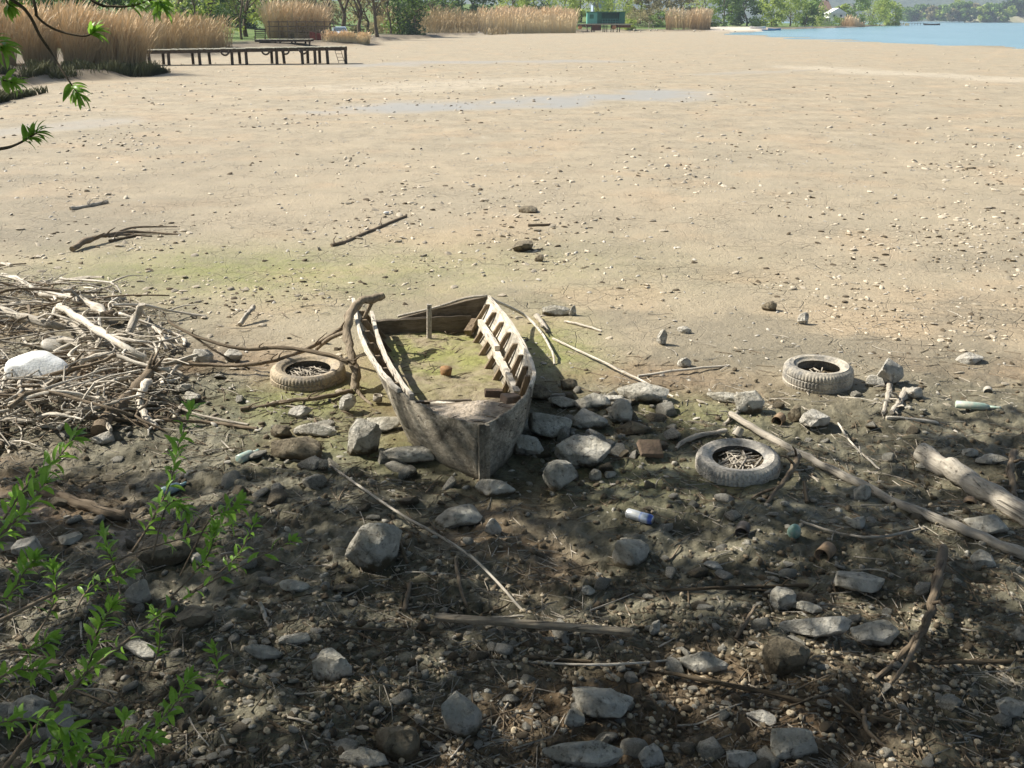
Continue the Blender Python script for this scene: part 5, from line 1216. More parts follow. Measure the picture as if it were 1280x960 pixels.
# twigs of the willow that hang into the top left of the picture: branch > leaf
bpy.context.view_layer.update()
wr = willow_roots[0]
for pts, nl, L, fr in [
  ([(-200, -500, 4.2), (0, -160, 4.3), (42, 0, 4.3), (46, 20, 4.3), (69, 37, 4.3), (103, 45, 4.3), (118, 40, 4.3)], 9, .095, .90),
  ([(-200, -300, 4.3), (-20, -40, 4.4), (32, 13, 4.4), (50, 45, 4.4), (65, 67, 4.4), (80, 92, 4.3), (98, 118, 4.3)], 9, .11, .90),
  ([(-300, 200, 3.4), (-60, 192, 3.5), (0, 186, 3.6), (22, 180, 3.6), (46, 166, 3.6)], 11, .085, .80),
  ([(-100, -250, 4.2), (60, -60, 4.3), (115, 0, 4.3), (145, 8, 4.3), (170, 6, 4.3), (200, -4, 4.3)], 12, .10, .70),
  ([(-250, -100, 3.6), (-60, 10, 3.7), (-20, 40, 3.7), (2, 60, 3.7)], 10, .11, .75),
  ([(-250, 20, 3.8), (-60, 80, 3.9), (-10, 96, 3.9), (16, 104, 3.9)], 8, .09, .75),
  ([(100, -300, 4.2), (170, -60, 4.3), (196, -10, 4.3), (202, 8, 4.3)], 8, .11, .85),
  ([(60, -300, 4.4), (20, -60, 4.5), (8, -5, 4.5), (14, 8, 4.5)], 8, .10, .85)]:
    shoot(pts, .009, .003, int(nl * 2.0), L * .74, None, partname='branch', parent=wr, from_=fr, tipn=4)

# ================================================================== REEDS
def reed_bed(name, pts_xy, n, h0, h1, w, mat, label, seed, lean=.19, plume=True, group=None, kind=None, fan=0.0, fq=1.0):
    """blades rooted inside a polygon of ground points"""
    rs = np.random.RandomState(seed); pg = np.array(pts_xy); lo = pg.min(0); hi = pg.max(0); P_ = []
    while len(P_) < n:
        c = lo + (hi - lo) * rs.rand(n, 2); k = sdist(c[:, 0], c[:, 1], [tuple(q) for q in pts_xy]) > 0
        k &= rs.rand(n) < .06 + 1.2 * sm(.36, .60, fbm(c[:, 0] * .7 * fq, c[:, 1] * .5 * fq, seed, 3)); P_ += list(c[k])
    p = np.array(P_[:n]); z = gh(p[:, 0], p[:, 1]); cl = fbm(p[:, 0] * .55 * fq, p[:, 1] * .55 * fq, seed + 5, 3)
    cl2 = fbm(p[:, 0] * 1.6 * fq, p[:, 1] * .6 * fq, seed + 8, 2); ex = np.clip((p[:, 0] - p[:, 0].mean()) / (np.ptp(p[:, 0]) / 2), -1, 1) * fan
    h = (h0 + (h1 - h0) * np.clip(cl * 1.1 + cl2 * .9 - .5, 0, 1)) * rs.uniform(.45, 1.12, n) * (1 - .25 * ex ** 4 * fan); a = rs.uniform(0, 6.28, n)
    dx = rs.normal(size=n) * lean + (cl - .5) * .3 + ex * .14; dy = rs.normal(size=n) * lean; s = np.stack([np.cos(a), np.sin(a) * .4], 1) * w * .36
    rows = []
    for t, k in ((0, 1.0), (.5, 1.0), (.93, .6)):
        c = np.column_stack([p[:, 0] + dx * h * t ** 1.6, p[:, 1] + dy * h * t ** 1.6, z + h * t]); rows += [c - np.column_stack([s * k, np.zeros(n)]), c + np.column_stack([s * k, np.zeros(n)])]
    if plume:
        for t, k, o_ in ((.86, .6, 0), (.94, 2.6, .03), (1.03, .4, .09)):
            c = np.column_stack([p[:, 0] + dx * h * t ** 1.6 + o_ * h * .5, p[:, 1] + dy * h * t ** 1.6, z + h * t]); rows += [c - np.column_stack([s * k, np.zeros(n)]), c + np.column_stack([s * k, np.zeros(n)])]
    m = len(rows); V = np.stack(rows, 1).reshape(-1, 3); b = np.arange(n)[:, None] * m
    qs = [(0, 1, 3, 2), (2, 3, 5, 4)] + ([(6, 7, 9, 8), (8, 9, 11, 10)] if plume else [])
    Q = np.concatenate([b + np.array([q]) for q in qs])
    org = np.array([p[:, 0].mean(), p[:, 1].mean(), z.min()])
    o = npm(name, V - org, Q, M[mat]); o.location = org; tag(o, label, 'reeds' if 'reed' in name else 'grass', group, 'stuff'); return o
def gp(px, py): q = W(px, py); return (q.x, q.y)
# big golden clumps at the left, separate tussocks
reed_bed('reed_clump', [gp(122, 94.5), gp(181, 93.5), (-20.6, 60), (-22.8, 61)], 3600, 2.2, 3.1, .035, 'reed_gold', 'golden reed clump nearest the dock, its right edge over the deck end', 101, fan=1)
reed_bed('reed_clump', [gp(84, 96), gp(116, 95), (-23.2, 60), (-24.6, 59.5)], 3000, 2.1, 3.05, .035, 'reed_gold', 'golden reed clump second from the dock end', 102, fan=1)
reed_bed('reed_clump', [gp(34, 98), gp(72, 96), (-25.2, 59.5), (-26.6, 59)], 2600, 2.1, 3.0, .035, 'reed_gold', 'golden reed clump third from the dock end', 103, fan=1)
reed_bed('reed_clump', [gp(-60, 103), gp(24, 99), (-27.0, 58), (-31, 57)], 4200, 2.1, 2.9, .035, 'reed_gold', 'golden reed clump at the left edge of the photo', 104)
for i, (x0, x1, y0, y1, hh, n) in enumerate([(118, 186, 96, 99, 1.0, 5200), (60, 120, 99, 103, .7, 2500), (20, 62, 102, 107, .7, 1800), (-70, 14, 106, 116, .7, 2600), (-70, 4, 126, 142, .75, 2600)]):
    reed_bed('grass_tussock', [gp(x0, y1), gp(x1, y0), (gp(x1, y0)[0] - .3, gp(x1, y0)[1] + 4.5), (gp(x0, y1)[0] - .3, gp(x0, y1)[1] + 4.5)], n // 2, hh * .25, hh * .75, .05, 'reed_green', ['dark green tussock at the foot of the reed clump by the dock', 'green tussock under the second reed clump', 'green tussock under the third reed clump', 'green tussock at the left edge under the reeds', 'dark tussock at the left edge, nearest the camera'][i], 110 + i, .3, False)
# brown band behind the dock
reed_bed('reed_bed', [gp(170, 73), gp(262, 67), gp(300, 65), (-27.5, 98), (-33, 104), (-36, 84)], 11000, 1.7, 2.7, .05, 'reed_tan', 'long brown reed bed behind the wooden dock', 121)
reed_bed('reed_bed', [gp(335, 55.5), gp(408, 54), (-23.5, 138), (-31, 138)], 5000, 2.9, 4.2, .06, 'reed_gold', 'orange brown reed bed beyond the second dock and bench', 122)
reed_bed('reed_clump', [gp(416, 57.5), gp(464, 56.5), (-16, 117), (-20.5, 116)], 2600, .7, 1.45, .05, 'reed_pale', 'low pale reed clump in front of the parked pale blue car', 123, .22)
reed_bed('reed_bed', [gp(470, 45.5), gp(596, 43.5), (-7.6, 232), (-28, 232)], 5200, 2.0, 4.6, .10, 'reed_tan', 'tan reed bed left of the long pale one on the far bank', 124, fq=.35)
reed_bed('reed_bed', [gp(598, 42.5), gp(720, 41.5), (15.5, 268), (-8, 262)], 9500, 2.6, 5.0, .10, 'reed_pale', 'long pale reed bed left of the green hut', 125, .10, fq=.35)
reed_bed('reed_bed', [gp(832, 39.5), gp(888, 39.5), (54, 308), (43, 300)], 4200, 2.8, 5.0, .12, 'reed_gold', 'orange reed bed right of the green hut', 126, .10, fq=.35)
reed_bed('reed_bed', [(136, 432), (143, 440), (139, 446), (132, 438)], 700, 2.0, 4.2, .2, 'reed_gold', 'small orange reed patch by the shore before the white house', 127, .06)
reed_bed('meadow_grass', [gp(470, 47), gp(630, 43.5), (2, 244), (-34, 244)], 5000, .6, 1.4, .12, 'reed_tan', 'rough brown grass on the bank below the meadow', 128, .3, False)

# ================================================================== TREES
def tree(x, y, h, cr, m, nl, L, label, group=None, seed=0, trunk=.16, low=.25, bare=False, squash=1.0, mats='bark', cat='tree', name='tree', willow=False):
    rs = np.random.RandomState(seed + 500); z = gz(x, y) - .1; root = empty(name, (x, y, z), 0, label, cat, group)
    mb = MB(); th = h * .62; lean = rs.normal(size=2) * .05 * h; n = 5
    pts = [Vector((lean[0] * (i / n) ** 1.5 + rs.normal() * .03 * h * (i > 0) * .5, lean[1] * (i / n) ** 1.5, th * i / n)) for i in range(n + 1)]
    mb.tube(*smooth_pts(pts, [trunk * (1.25 - .85 * i / n) for i in range(n + 1)], 2), n=8, bump=.1, seed=seed)
    tips = []
    for k in range(9 if bare else 7):
        t = rs.uniform(.3, 1); i = int(t * n * .999); s = pts[i].lerp(pts[min(n, i + 1)], t * n - i); a = rs.uniform(0, 6.28); e = s + Vector((math.cos(a) * cr * rs.uniform(.5, .95), math.sin(a) * cr * rs.uniform(.5, .95), h * rs.uniform(.12, .42)))
        m1 = s.lerp(e, .5) + Vector((0, 0, h * .05)); mb.tube(*smooth_pts([s, m1, e], [trunk * .42, trunk * .25, trunk * .07], 2), n=5, bump=.1, seed=k); tips.append((m1, e))
        if bare:
            for q in range(3): a2 = a + rs.normal() * .8; e2 = m1 + Vector((math.cos(a2), math.sin(a2), rs.uniform(.3, 1.3))) * cr * .55; mb.tube([m1, e2], [trunk * .15, trunk * .04], 4); tips.append((m1, e2))
    mb.build('trunk', M[mats], root, True)
    # crown: clumps of small leaf faces
    nc = 26 if not bare else 18; C_ = []
    for k in range(nc):
        a = rs.uniform(0, 6.28); zz = rs.uniform(low, 1.0); rad = cr * math.sqrt(max(.05, 1 - ((zz - .58) / .55) ** 2)) * rs.uniform(.35, 1)
        C_.append((math.cos(a) * rad + lean[0] * .7, math.sin(a) * rad + lean[1] * .7, zz * h, cr * rs.uniform(.22, .42)))
    C_ = np.array(C_); idx = rs.randint(nc, size=nl); d = rs.normal(size=(nl, 3)); d /= np.linalg.norm(d, axis=1)[:, None]; rad = C_[idx, 3] * rs.rand(nl) ** .45
    c = C_[idx, :3] + d * rad[:, None] * np.array([1, 1, .75 if not willow else 1.5]) ; c[:, 2] = np.maximum(c[:, 2], .15)
    V, Q = quads(c, L * (1.5 if not bare else 1), L * ((.9 if not willow else .5) if not bare else .6), rs, 0, 1.2 if willow else 0)
    npm('crown', V, Q, M[m], root); return root
def T(px, y, *a, **k): return tree((px - 640) / FX * y, y, *a, **k)
TR = [ # px, distance, height, crown radius, material, leaves, leaf size, label, seed, low, extra
 (-60, 88, 10, 5, 'leaf_mid', 2600, .30, 'leafy green tree off the left edge behind the golden reeds', .15),
 (8, 92, 9, 4.2, 'leaf_mid', 2600, .28, 'leafy green tree at the left corner behind the golden reeds', .12),
 (62, 98, 9, 4.5, 'leaf_mid', 2600, .28, 'second green tree from the left behind the golden reeds', .12),
 (118, 100, 10, 4.5, 'leaf_dark', 2400, .28, 'darker green tree third from the left behind the reeds', .14),
 (170, 110, 9, 4.5, 'leaf_mid', 2200, .28, 'green tree behind the right end of the golden reed clumps', .14),
 (215, 124, 9, 4.2, 'leaf_light', 1700, .28, 'light green tree above the left half of the brown reed bed', .12),
 (262, 130, 10, 4.2, 'leaf_dark', 1900, .30, 'dark tree above the middle of the brown reed bed', .14),
 (306, 134, 9, 4.0, 'leaf_light', 1500, .30, 'light green tree above the right end of the brown reed bed', .12),
 (350, 160, 10, 5, 'leaf_brown', 900, .34, 'budding brown tree above the orange reed bed', .2),
 (548, 250, 13, 5.5, 'leaf_dark', 2800, .5, 'dark green tree behind the middle of the far bank', .05),
 (588, 262, 14, 6.0, 'leaf_dark', 2800, .5, 'second dark green tree behind the far bank', .04),
 (524, 262, 12, 4.5, 'leaf_mid', 2000, .5, 'mid green tree left of the dark ones on the far bank', .1),
 (642, 276, 11, 5.0, 'leaf_light', 2200, .45, 'yellow green willow behind the left part of the long pale reed bed', .08),
 (668, 292, 13, 5.0, 'leaf_dark', 2000, .5, 'dark tree between the two yellow green willows', .08),
 (705, 285, 12, 5.0, 'leaf_light', 2400, .45, 'yellow green willow just left of the green hut', .06),
 (726, 300, 13, 4.5, 'leaf_light', 1800, .45, 'tall yellow green tree above the left side of the green hut', .05),
 (750, 296, 10, 3.4, 'leaf_light', 1500, .4, 'light green tree directly behind the roof of the green hut', .1),
 (764, 310, 12, 3.6, 'leaf_mid', 1500, .4, 'green tree half covering the right side of the blue grey house', .1),
 (780, 290, 11, 4.4, 'leaf_light', 1700, .45, 'yellow green tree just right of the blue grey house', .1),
 (800, 300, 12, 4.5, 'leaf_brown', 1700, .5, 'brownish budding tree behind the lamp', .1),
 (826, 330, 12, 5.5, 'leaf_brown', 2000, .55, 'brown thicket tree behind the white car', .08),
 (852, 335, 13, 6, 'leaf_brown', 1800, .55, 'large budding tree above the orange reed bed', .1),
 (880, 345, 13, 6, 'leaf_light', 1700, .55, 'light green tree right of the orange reed bed', .15),
 (905, 355, 13, 6, 'leaf_mid', 2000, .6, 'green tree behind the sandy beach', .12),
 (934, 370, 15, 8, 'leaf_dark', 3000, .6, 'big dark green tree above the sandy beach', .04),
 (965, 385, 10, 5.5, 'leaf_light', 2000, .6, 'round light green bush right of the big dark tree', .02),
 (988, 400, 11, 6, 'leaf_light', 2200, .6, 'light green tree left of the pair before the brown roof', .02),
 (1008, 405, 11, 6.2, 'leaf_mid', 2200, .6, 'rounded green tree right beside the brown roof', .02),
 (1068, 500, 15, 8, 'leaf_mid', 2000, .7, 'green tree behind the white house', .06),
 (1052, 470, 8, 4, 'leaf_light', 1200, .6, 'small green bush right of the white house', .02),
 (1092, 520, 13, 8, 'leaf_light', 2400, .7, 'light green tree near the tip of the point', .02),
 (1112, 545, 12, 7, 'leaf_light', 2200, .7, 'last light green tree on the tip of the point', .02),
 (1020, 440, 7, 5, 'leaf_light', 1200, .6, 'low green bush on the shore left of the white house', .02),
]
TR += [(px_q, 205 + (k_q * 37) % 40, 9 + k_q % 3, 5.2, ['leaf_dark', 'leaf_mid', 'leaf_brown'][k_q % 3], 1500, .42, lab_q, .03) for k_q, (px_q, lab_q) in enumerate([
 (236, 'dark tree far back behind the left part of the brown reed bed'), (272, 'green tree far back behind the thin leaning tree'), (318, 'tree far back above the second dock'), (352, 'dark tree far back behind the orange brown reed bed'),
 (386, 'green tree far back left of the row of bare trunks'), (404, 'brown tree far back behind the first bare trunk'), (505, 'dark tree at the far right end of the meadow'), (540, 'tree far back behind the dark low bush')])]
TR += [(px_q, 150 + (k_q * 29) % 30, 6, 4.6, ['leaf_dark', 'leaf_brown', 'leaf_mid'][k_q % 3], 1500, .34, lab_q, .01) for k_q, (px_q, lab_q) in enumerate([
 (225, 'low dark tree right behind the left half of the brown reed bed'), (252, 'low brown tree behind the brown reed bed'), (284, 'low green tree behind the right end of the brown reed bed'), (312, 'low dark tree between the brown and the orange reed beds'),
 (392, 'low brown tree at the left edge of the meadow gap'), (498, 'low green tree at the right edge of the meadow gap'), (518, 'low dark tree above the left end of the tan reed bed'), (460, 'low brown tree on the meadow behind the thin pale trunk')])]
for i, (px, y, h, cr, m, nl, L, lab, low) in enumerate(TR): T(px, y, h, cr, m, nl, L, lab, seed=i * 3, low=low, trunk=.17 + h * .008, willow=(m == 'leaf_light' and i % 2 == 0))
# bare trunks over the meadow
for i, (px, y, h, w) in enumerate([(374, 150, 10, .15), (412, 156, 12, .20), (430, 150, 12, .28), (449, 152, 11, .24), (471, 150, 11, .22), (488, 172, 10, .12), (395, 168, 10, .14), (508, 190, 12, .2), (300, 118, 9, .12), (244, 112, 9, .11)]):
    T(px, y, h, 3.2, 'leaf_light' if i % 2 else 'leaf_brown', 260, .22, ['slim tree at the left end of the meadow row', 'first thick bare trunk left of the pale blue car', 'thickest bare trunk, straight above the pale blue car', 'bare forked trunk right of the thickest one', 'bare trunk fourth in the row above the low reed clump', 'thin pale trunk behind the row on the meadow', 'thin trunk set back between the first ones on the meadow', 'bare trunk at the right end of the meadow', 'thin bare tree sticking out of the brown reed bed', 'thin leaning tree left in the brown reed bed'][i], seed=60 + i, trunk=w, bare=True, low=.55)
# bushes under the tree line, each its own
for i, (px, y, h, cr, m) in enumerate([(492, 205, 3.2, 2.6, 'leaf_mid'), (536, 212, 3.4, 3.0, 'leaf_dark'), (562, 235, 4.5, 3.6, 'leaf_dark'), (604, 246, 5, 3.8, 'leaf_dark'), (632, 262, 4.5, 3.2, 'leaf_mid'), (798, 282, 3.5, 4.0, 'leaf_brown'), (816, 285, 4.2, 4.4, 'leaf_brown'), (828, 282, 3.6, 3.6, 'leaf_mid'), (786, 262, 2.2, 2.0, 'leaf_light'), (890, 330, 3, 3, 'leaf_mid'), (512, 228, 2.5, 3, 'leaf_light'), (950, 352, 3, 3.5, 'leaf_mid'), (1040, 452, 3.2, 5, 'leaf_mid'), (1086, 505, 3.2, 6, 'leaf_mid'), (1125, 560, 3.5, 5, 'leaf_brown')]):
    T(px, y, h, cr, m, 900, .32, ['round green bush at the foot of the meadow', 'dark low bush left of the long pale reed bed', 'dark bush in the gap of the far reed beds', 'large dark bush at the left end of the long pale reed bed', 'green bush peeping over the long pale reed bed', 'brown scrub right of the green hut', 'brown scrub under the white car', 'olive bush against the orange reed bed', 'bright green tuft against the hut deck', 'small green bush on the edge of the beach', 'light bush on the far meadow', 'green bush behind the beach boats', 'shore bush under the white house', 'low shore bush by the point', 'brown bush at the tip of the point'][i], seed=90 + i, low=.1, cat='bush', name='bush', trunk=.08)
# trees of the far shore across the water, alike
r_ = random.Random(9)
base = None
for i in range(46):
    px = 1125 + i * 5.2 + r_.uniform(-3, 3); y = r_.uniform(1190, 1290); h = r_.uniform(9, 17) * (1 + .3 * (px > 1200)); mt = ['leaf_light', 'leaf_mid', 'leaf_dark', 'leaf_brown', 'leaf_mid'][i % 5]
    if i < 5: o = tree((px - 640) / FX * y, y, 13, 8, mt, 700, 1.8, 'leafy tree in the row on the far shore across the water', 'trees on the far shore across the lake', 150 + i, .4, .02); o.scale = (h / 13,) * 3; base = (base or []) + [o]
    else:
        s = base[i % 5]; o = s.copy(); col.objects.link(o); o.location = ((px - 640) / FX * y, y, gz((px - 640) / FX * y, 700) * 0 + 1.2 + (y - 1180) * .03); o.scale = (h / 13,) * 3; o.rotation_euler = (0, 0, i)
        for ch in s.children: c = ch.copy(); col.objects.link(c); c.parent = o
for o in base: o.location.z = 1.2 + (o.location.y - 1180) * .03

# ================================================================== DOCKS
M['deck'] = wood_mat('grey_deck_boards', C(.44, .42, .33), C(.30, .28, .20), 'X', .1, 3)
M['post'] = simple('dark_posts', C(.11, .085, .06), C(.05, .04, .03), 8, .9)
def dock(a, b, za, zb, wid, posts, label, fenders=(), boards=90, post_w=.19):
    """a, b: front corners of the deck on the ground; posts: fractions along it"""
    a = Vector((a[0], a[1], 0)); b = Vector((b[0], b[1], 0)); d = b - a; L = d.length; d.normalize(); nn = Vector((-d.y, d.x, 0)); nn = nn if nn.y > 0 else -nn
    root = empty('wooden_dock', a, math.atan2(d.y, d.x), label, 'dock'); s = 1 if Vector((-math.sin(root.rotation_euler.z), math.cos(root.rotation_euler.z), 0)).dot(nn) > 0 else -1
    rs = random.Random(4); mb = MB()
    zf = lambda x: za + (zb - za) * x / L
    for i in range(boards):
        x = (i + .5) * L / boards; mb.box((x, s * wid / 2, zf(x) - .02 + rs.uniform(-.012, .012)), (L / boards * .9, wid + rs.uniform(-.1, .1), .045))
    st = mb.build('deck_boards', M['deck'], root); tag(st, kind='stuff')
    for yy in (.12, wid - .12):
        mb = MB(); mb.beam((0, s * yy, za - .13), (L, s * yy, zb - .13), .10, .20); mb.build('beam', M['post'], root)
    for i, f in enumerate(posts):
        x = f * L; yy = .12 if i % 2 == 0 or i == len(posts) - 1 else wid - .15; g = gz(a.x + d.x * x + nn.x * yy, a.y + d.y * x + nn.y * yy)
        mb = MB(); lean = rs.uniform(-.06, .06); mb.tube([(x + lean, s * yy + rs.uniform(-.04, .04), g - .3), (x, s * yy, zf(x) - .07)], [post_w / 2, post_w / 2.1], 8, 1, .05, i); mb.build('post', M['post'], root)
    for f in fenders:
        x = f * L; mb = MB(); pts = [(x + .24 * math.cos(q), -s * .05, zf(x) - .12 - .27 * math.sin(q) * 1.0) for q in [math.pi * k / 10 for k in range(11)]]
        mb.tube(pts, [.055] * 11, 8); mb.build('tyre_fender', M['post'], root, True)
    return root, L, s, zf
A = gp(100, 84.5); B = gp(435, 80)
A = (-26.5, 64.9); B = (B[0], B[1]); Ld = math.hypot(B[0] - A[0], B[1] - A[1])
frac = lambda px: max(0, (((px - 640) / FX * 66.9) - A[0]) / (B[0] - A[0]))
D1, L1, s1, zf1 = dock(A, B, .86, 1.06, 1.7, [frac(q) for q in (122, 140, 158, 175, 188, 202, 211, 237, 247, 257, 286, 294, 303, 334, 340, 348, 371, 379, 387, 394, 402)] + [.993], 'long wooden dock on dark posts standing dry at the left', [frac(q) for q in (278, 327, 351, 373)], 110)
mb = MB(); x = frac(411) * L1
for dx in (0, .38): mb.tube([(x + dx + .25, -s1 * .1, .06), (x + dx, -s1 * .02, 1.0)], [.02, .02], 6)
mb.build('ladder_rail', M['post'], D1)
for k in range(4): mb = MB(); z = .22 + k * .2; xx = x + .25 * (1 - z); mb.tube([(xx, -s1 * .08, z), (xx + .38, -s1 * .08, z)], [.016, .016], 6); mb.build('ladder_rung', M['post'], D1)
# second dock with a bench
a2 = ((316 - 640) / FX * 108, 108); b2 = ((386 - 640) / FX * 108, 108.5)
D2, L2, s2, zf2 = dock(a2, b2, rowz(49.6, 108), rowz(49.2, 108), 3.0, [.1, .3, .45, .6, .72, .85, .97], 'second wooden dock farther back with a bench on it', (), 40)
be = empty('bench', ((322.5 - 640) / FX * 108.3, 108.6, rowz(49.5, 108)), 0, 'dark slatted bench at the left end of the second dock', 'bench')
for k in range(4): mb = MB(); mb.box((0, .22, .42 + k * .17), (1.15, .03, .10)); mb.build('back_slat', M['post'], be)
for k in range(3): mb = MB(); mb.box((0, -.15 + k * .13, .30), (1.15, .10, .03)); mb.build('seat_slat', M['post'], be)
for q in (-1, 1):
    mb = MB(); mb.beam((q * .5, .24, 0), (q * .5, .24, 1.0), .06, .05, (0, 1, 0)); mb.beam((q * .5, -.18, 0), (q * .5, -.18, .30), .06, .05, (0, 1, 0)); mb.build('leg', M['post'], be)
# rail fence and red boats behind the second dock
fe = empty('rail_fence', ((336 - 640) / FX * 118, 118, gz((336 - 640) / FX * 118, 118)), 0, 'grey rail fence behind the second dock', 'fence')
for k in range(8): mb = MB(); mb.box((k * 1.0, 0, 1.0), (.10, .10, 2.0)); mb.build('post', M['bark_mid'], fe)
for k in range(3): mb = MB(); mb.box((3.5, -.06, .9 + k * .48), (7.4, .04, .11)); mb.build('rail', M['bark_mid'], fe)
def rowboat(px, y, L, h, rz, m, label, z=None, w=1.3):
    x = (px - 640) / FX * y; rb = empty('rowing_boat', (x, y, (gz(x, y) if z is None else z) - .02), rz, label, 'boat'); V = []; n = 14
    for i in range(n + 1):
        t = i / n; u = (t - .5) * L; q = (1 - abs(2 * t - 1) ** 2.6) if t > .5 else (1 - .35 * abs(2 * t - 1) ** 2.6); q = max(.04, q); zz = h * (1 + .25 * (2 * t - 1) ** 2)
        V += [(u, -w / 2 * q, zz), (u, -w / 2 * q * .7, .04), (u, w / 2 * q * .7, .04), (u, w / 2 * q, zz), (u, w / 2 * q * .9, zz), (u, w / 2 * q * .62, .10), (u, -w / 2 * q * .62, .10), (u, -w / 2 * q * .9, zz)]
    Fc = [(i * 8 + k, (i + 1) * 8 + k, (i + 1) * 8 + (k + 1) % 8, i * 8 + (k + 1) % 8) for i in range(n) for k in range(8)] + [tuple(range(8)), tuple(n * 8 + k for k in reversed(range(8)))]
    mb = MB(); mb.add(V, Fc); mb.build('hull', m, rb)
    for f in (-.2, .15): mb = MB(); mb.box((f * L, 0, h * .75), (.22, w * .8, .03)); mb.build('seat', M['deck'], rb)
    return rb
M['red'] = simple('red_paint', C(.26, .07, .06), C(.15, .05, .04), 4, .6); M['blue'] = simple('blue_paint', C(.10, .24, .45), C(.07, .16, .32), 4, .5); M['wpaint'] = simple('white_paint', C(.78, .78, .76), C(.62, .62, .60), 3, .6)
rowboat(401, 121, 2.6, .75, .1, M['red'], 'dull red rowing boat drawn up behind the second dock')
rowboat(380, 124, 2.4, .6, .2, M['rib'], 'brown rowing boat drawn up left of the red one')
# ================================================================== CARS
def car(px, y, rz, m, label, z=None, sc=1.0):
    x = (px - 640) / FX * y; c = empty('parked_car', (x, y, gz(x, y) if z is None else z), rz, label, 'car'); c.scale = (sc,) * 3
    prof = [(-2.0, .30), (-2.05, .62), (-1.95, .85), (-1.75, .95), (-1.5, 1.38), (-.2, 1.45), (.35, 1.40), (.95, .95), (1.75, .82), (2.0, .68), (2.02, .34)]
    def ext(pr, w, nm, mt, taper=.0):
        V = [(a, -w / 2 * (1 - taper * max(0, b - .9)), b) for a, b in pr] + [(a, w / 2 * (1 - taper * max(0, b - .9)), b) for a, b in pr]; n = len(pr)
        Fc = [tuple(reversed(range(n))), tuple(n + k for k in range(n))] + [(k, (k + 1) % n, n + (k + 1) % n, n + k) for k in range(n)]
        mb = MB(); mb.add(V, Fc); return mb.build(nm, mt, c, bevel=.03)
    ext(prof, 1.66, 'body', m, .3)
    gl = simple('car_glass', C(.10, .13, .15), C(.06, .08, .09), 3, .12)
    for s in (-1, 1):
        mb = MB(); V = [(-1.45, s * .795, .98), (.78, s * .795, .98), (.33, s * .715, 1.34), (-1.35, s * .715, 1.34)]; V += [(a, b - s * .04, z_) for a, b, z_ in V]; mb.add(V, [(0, 1, 2, 3), (7, 6, 5, 4), (0, 4, 5, 1), (2, 6, 7, 3), (1, 5, 6, 2), (0, 3, 7, 4)]); mb.build('side_window', gl, c)
        for q in (-1.25, 1.25): mb = MB(); mb.tube([(q, s * .66, .31), (q, s * .86, .31)], [.31, .31], 20); mb.build('wheel', M['post'], c, bevel=.02)
        mb = MB(); mb.box((2.0, s * .58, .66), (.08, .30, .14)); mb.build('headlight', M['wpaint'], c, bevel=.01)
    mb = MB(); V = [(.97, -.68, .96), (.97, .68, .96), (.40, .60, 1.37), (.40, -.60, 1.37)]; V += [(a + .03, b, z_ + .025) for a, b, z_ in V]; mb.add(V, [(0, 1, 2, 3), (7, 6, 5, 4), (0, 4, 5, 1), (2, 6, 7, 3), (1, 5, 6, 2), (0, 3, 7, 4)]); mb.build('windscreen', gl, c)
    return c
M['carblue'] = simple('pale_blue_paint', C(.42, .50, .58), C(.38, .46, .54), 1, .35)
car(424, 128, -1.35, M['carblue'], 'pale blue car parked behind the low pale reed clump', rowz(49.5, 128))
car(829, 300, 3.0, M['wpaint'], 'white car parked above the scrub right of the green hut', rowz(24, 300))
car(895, 330, .2, M['wpaint'], 'small white car parked left of the sandy beach', rowz(30, 330))

# ================================================================== HUT ON PILES, HOUSES
M['teal'] = simple('teal_panel', C(.12, .36, .29), C(.09, .29, .24), 1.2, .6); M['green'] = simple('green_panel', C(.035, .15, .10), C(.025, .11, .075), 1.5, .6)
M['rustred'] = simple('rust_red', C(.22, .10, .06), C(.12, .06, .04), 2, .85); M['orange'] = simple('float_orange', C(.50, .24, .10), C(.36, .17, .08), 5, .7)
yh = 250; sx_ = yh / FX; hz = lambda r: rowz(r, yh); X0 = (734 - 640) * sx_
hut = empty('green_hut', (X0, yh, 0), 0, 'green fishing hut with a flat roof standing on piles above the mud', 'hut')
zd, zt = hz(29.6), hz(15.4); hh = zt - zd
def hb(nm, x0, x1, y0, y1, z0, z1, m, par=None): mb = MB(); mb.box(((x0 + x1) / 2, (y0 + y1) / 2, (z0 + z1) / 2), (x1 - x0, y1 - y0, z1 - z0)); return mb.build(nm, M[m], par or hut)
px_ = lambda p: (p - 734) * sx_
hb('deck', px_(721), px_(790), -.9, 3.6, zd - .28, zd, 'deck')
hb('wall', px_(734), px_(746.5), 0, 3.0, zd + .003, zt, 'teal')
hb('wall', px_(746.6), px_(752), .25, 3.0, zd + .003, zt, 'green'); hb('back_wall', px_(752), px_(781), 2.6, 3.0, zd + .003, zt - .02, 'green'); hb('wall', px_(774), px_(781), 0, 2.59, zd + .003, zt, 'green')
hb('roof', px_(733), px_(782), -.35, 3.2, zt + .003, zt + .16, 'green')
hb('post', px_(757), px_(757) + .1, .02, .12, zd, zt, 'green')
for k, z in enumerate((zd + .35, zd + .95)): hb('railing', px_(752) + .02, px_(774) - .02, .03, .09, z, z + .08, 'teal')
for k in range(7): x = px_(753) + k * .6; hb('baluster', x, x + .06, .035, .085, zd, zd + .95, 'teal')
hb('window', px_(737), px_(742), -.03, .02, zd + 1.1, zd + 2.0, 'green')
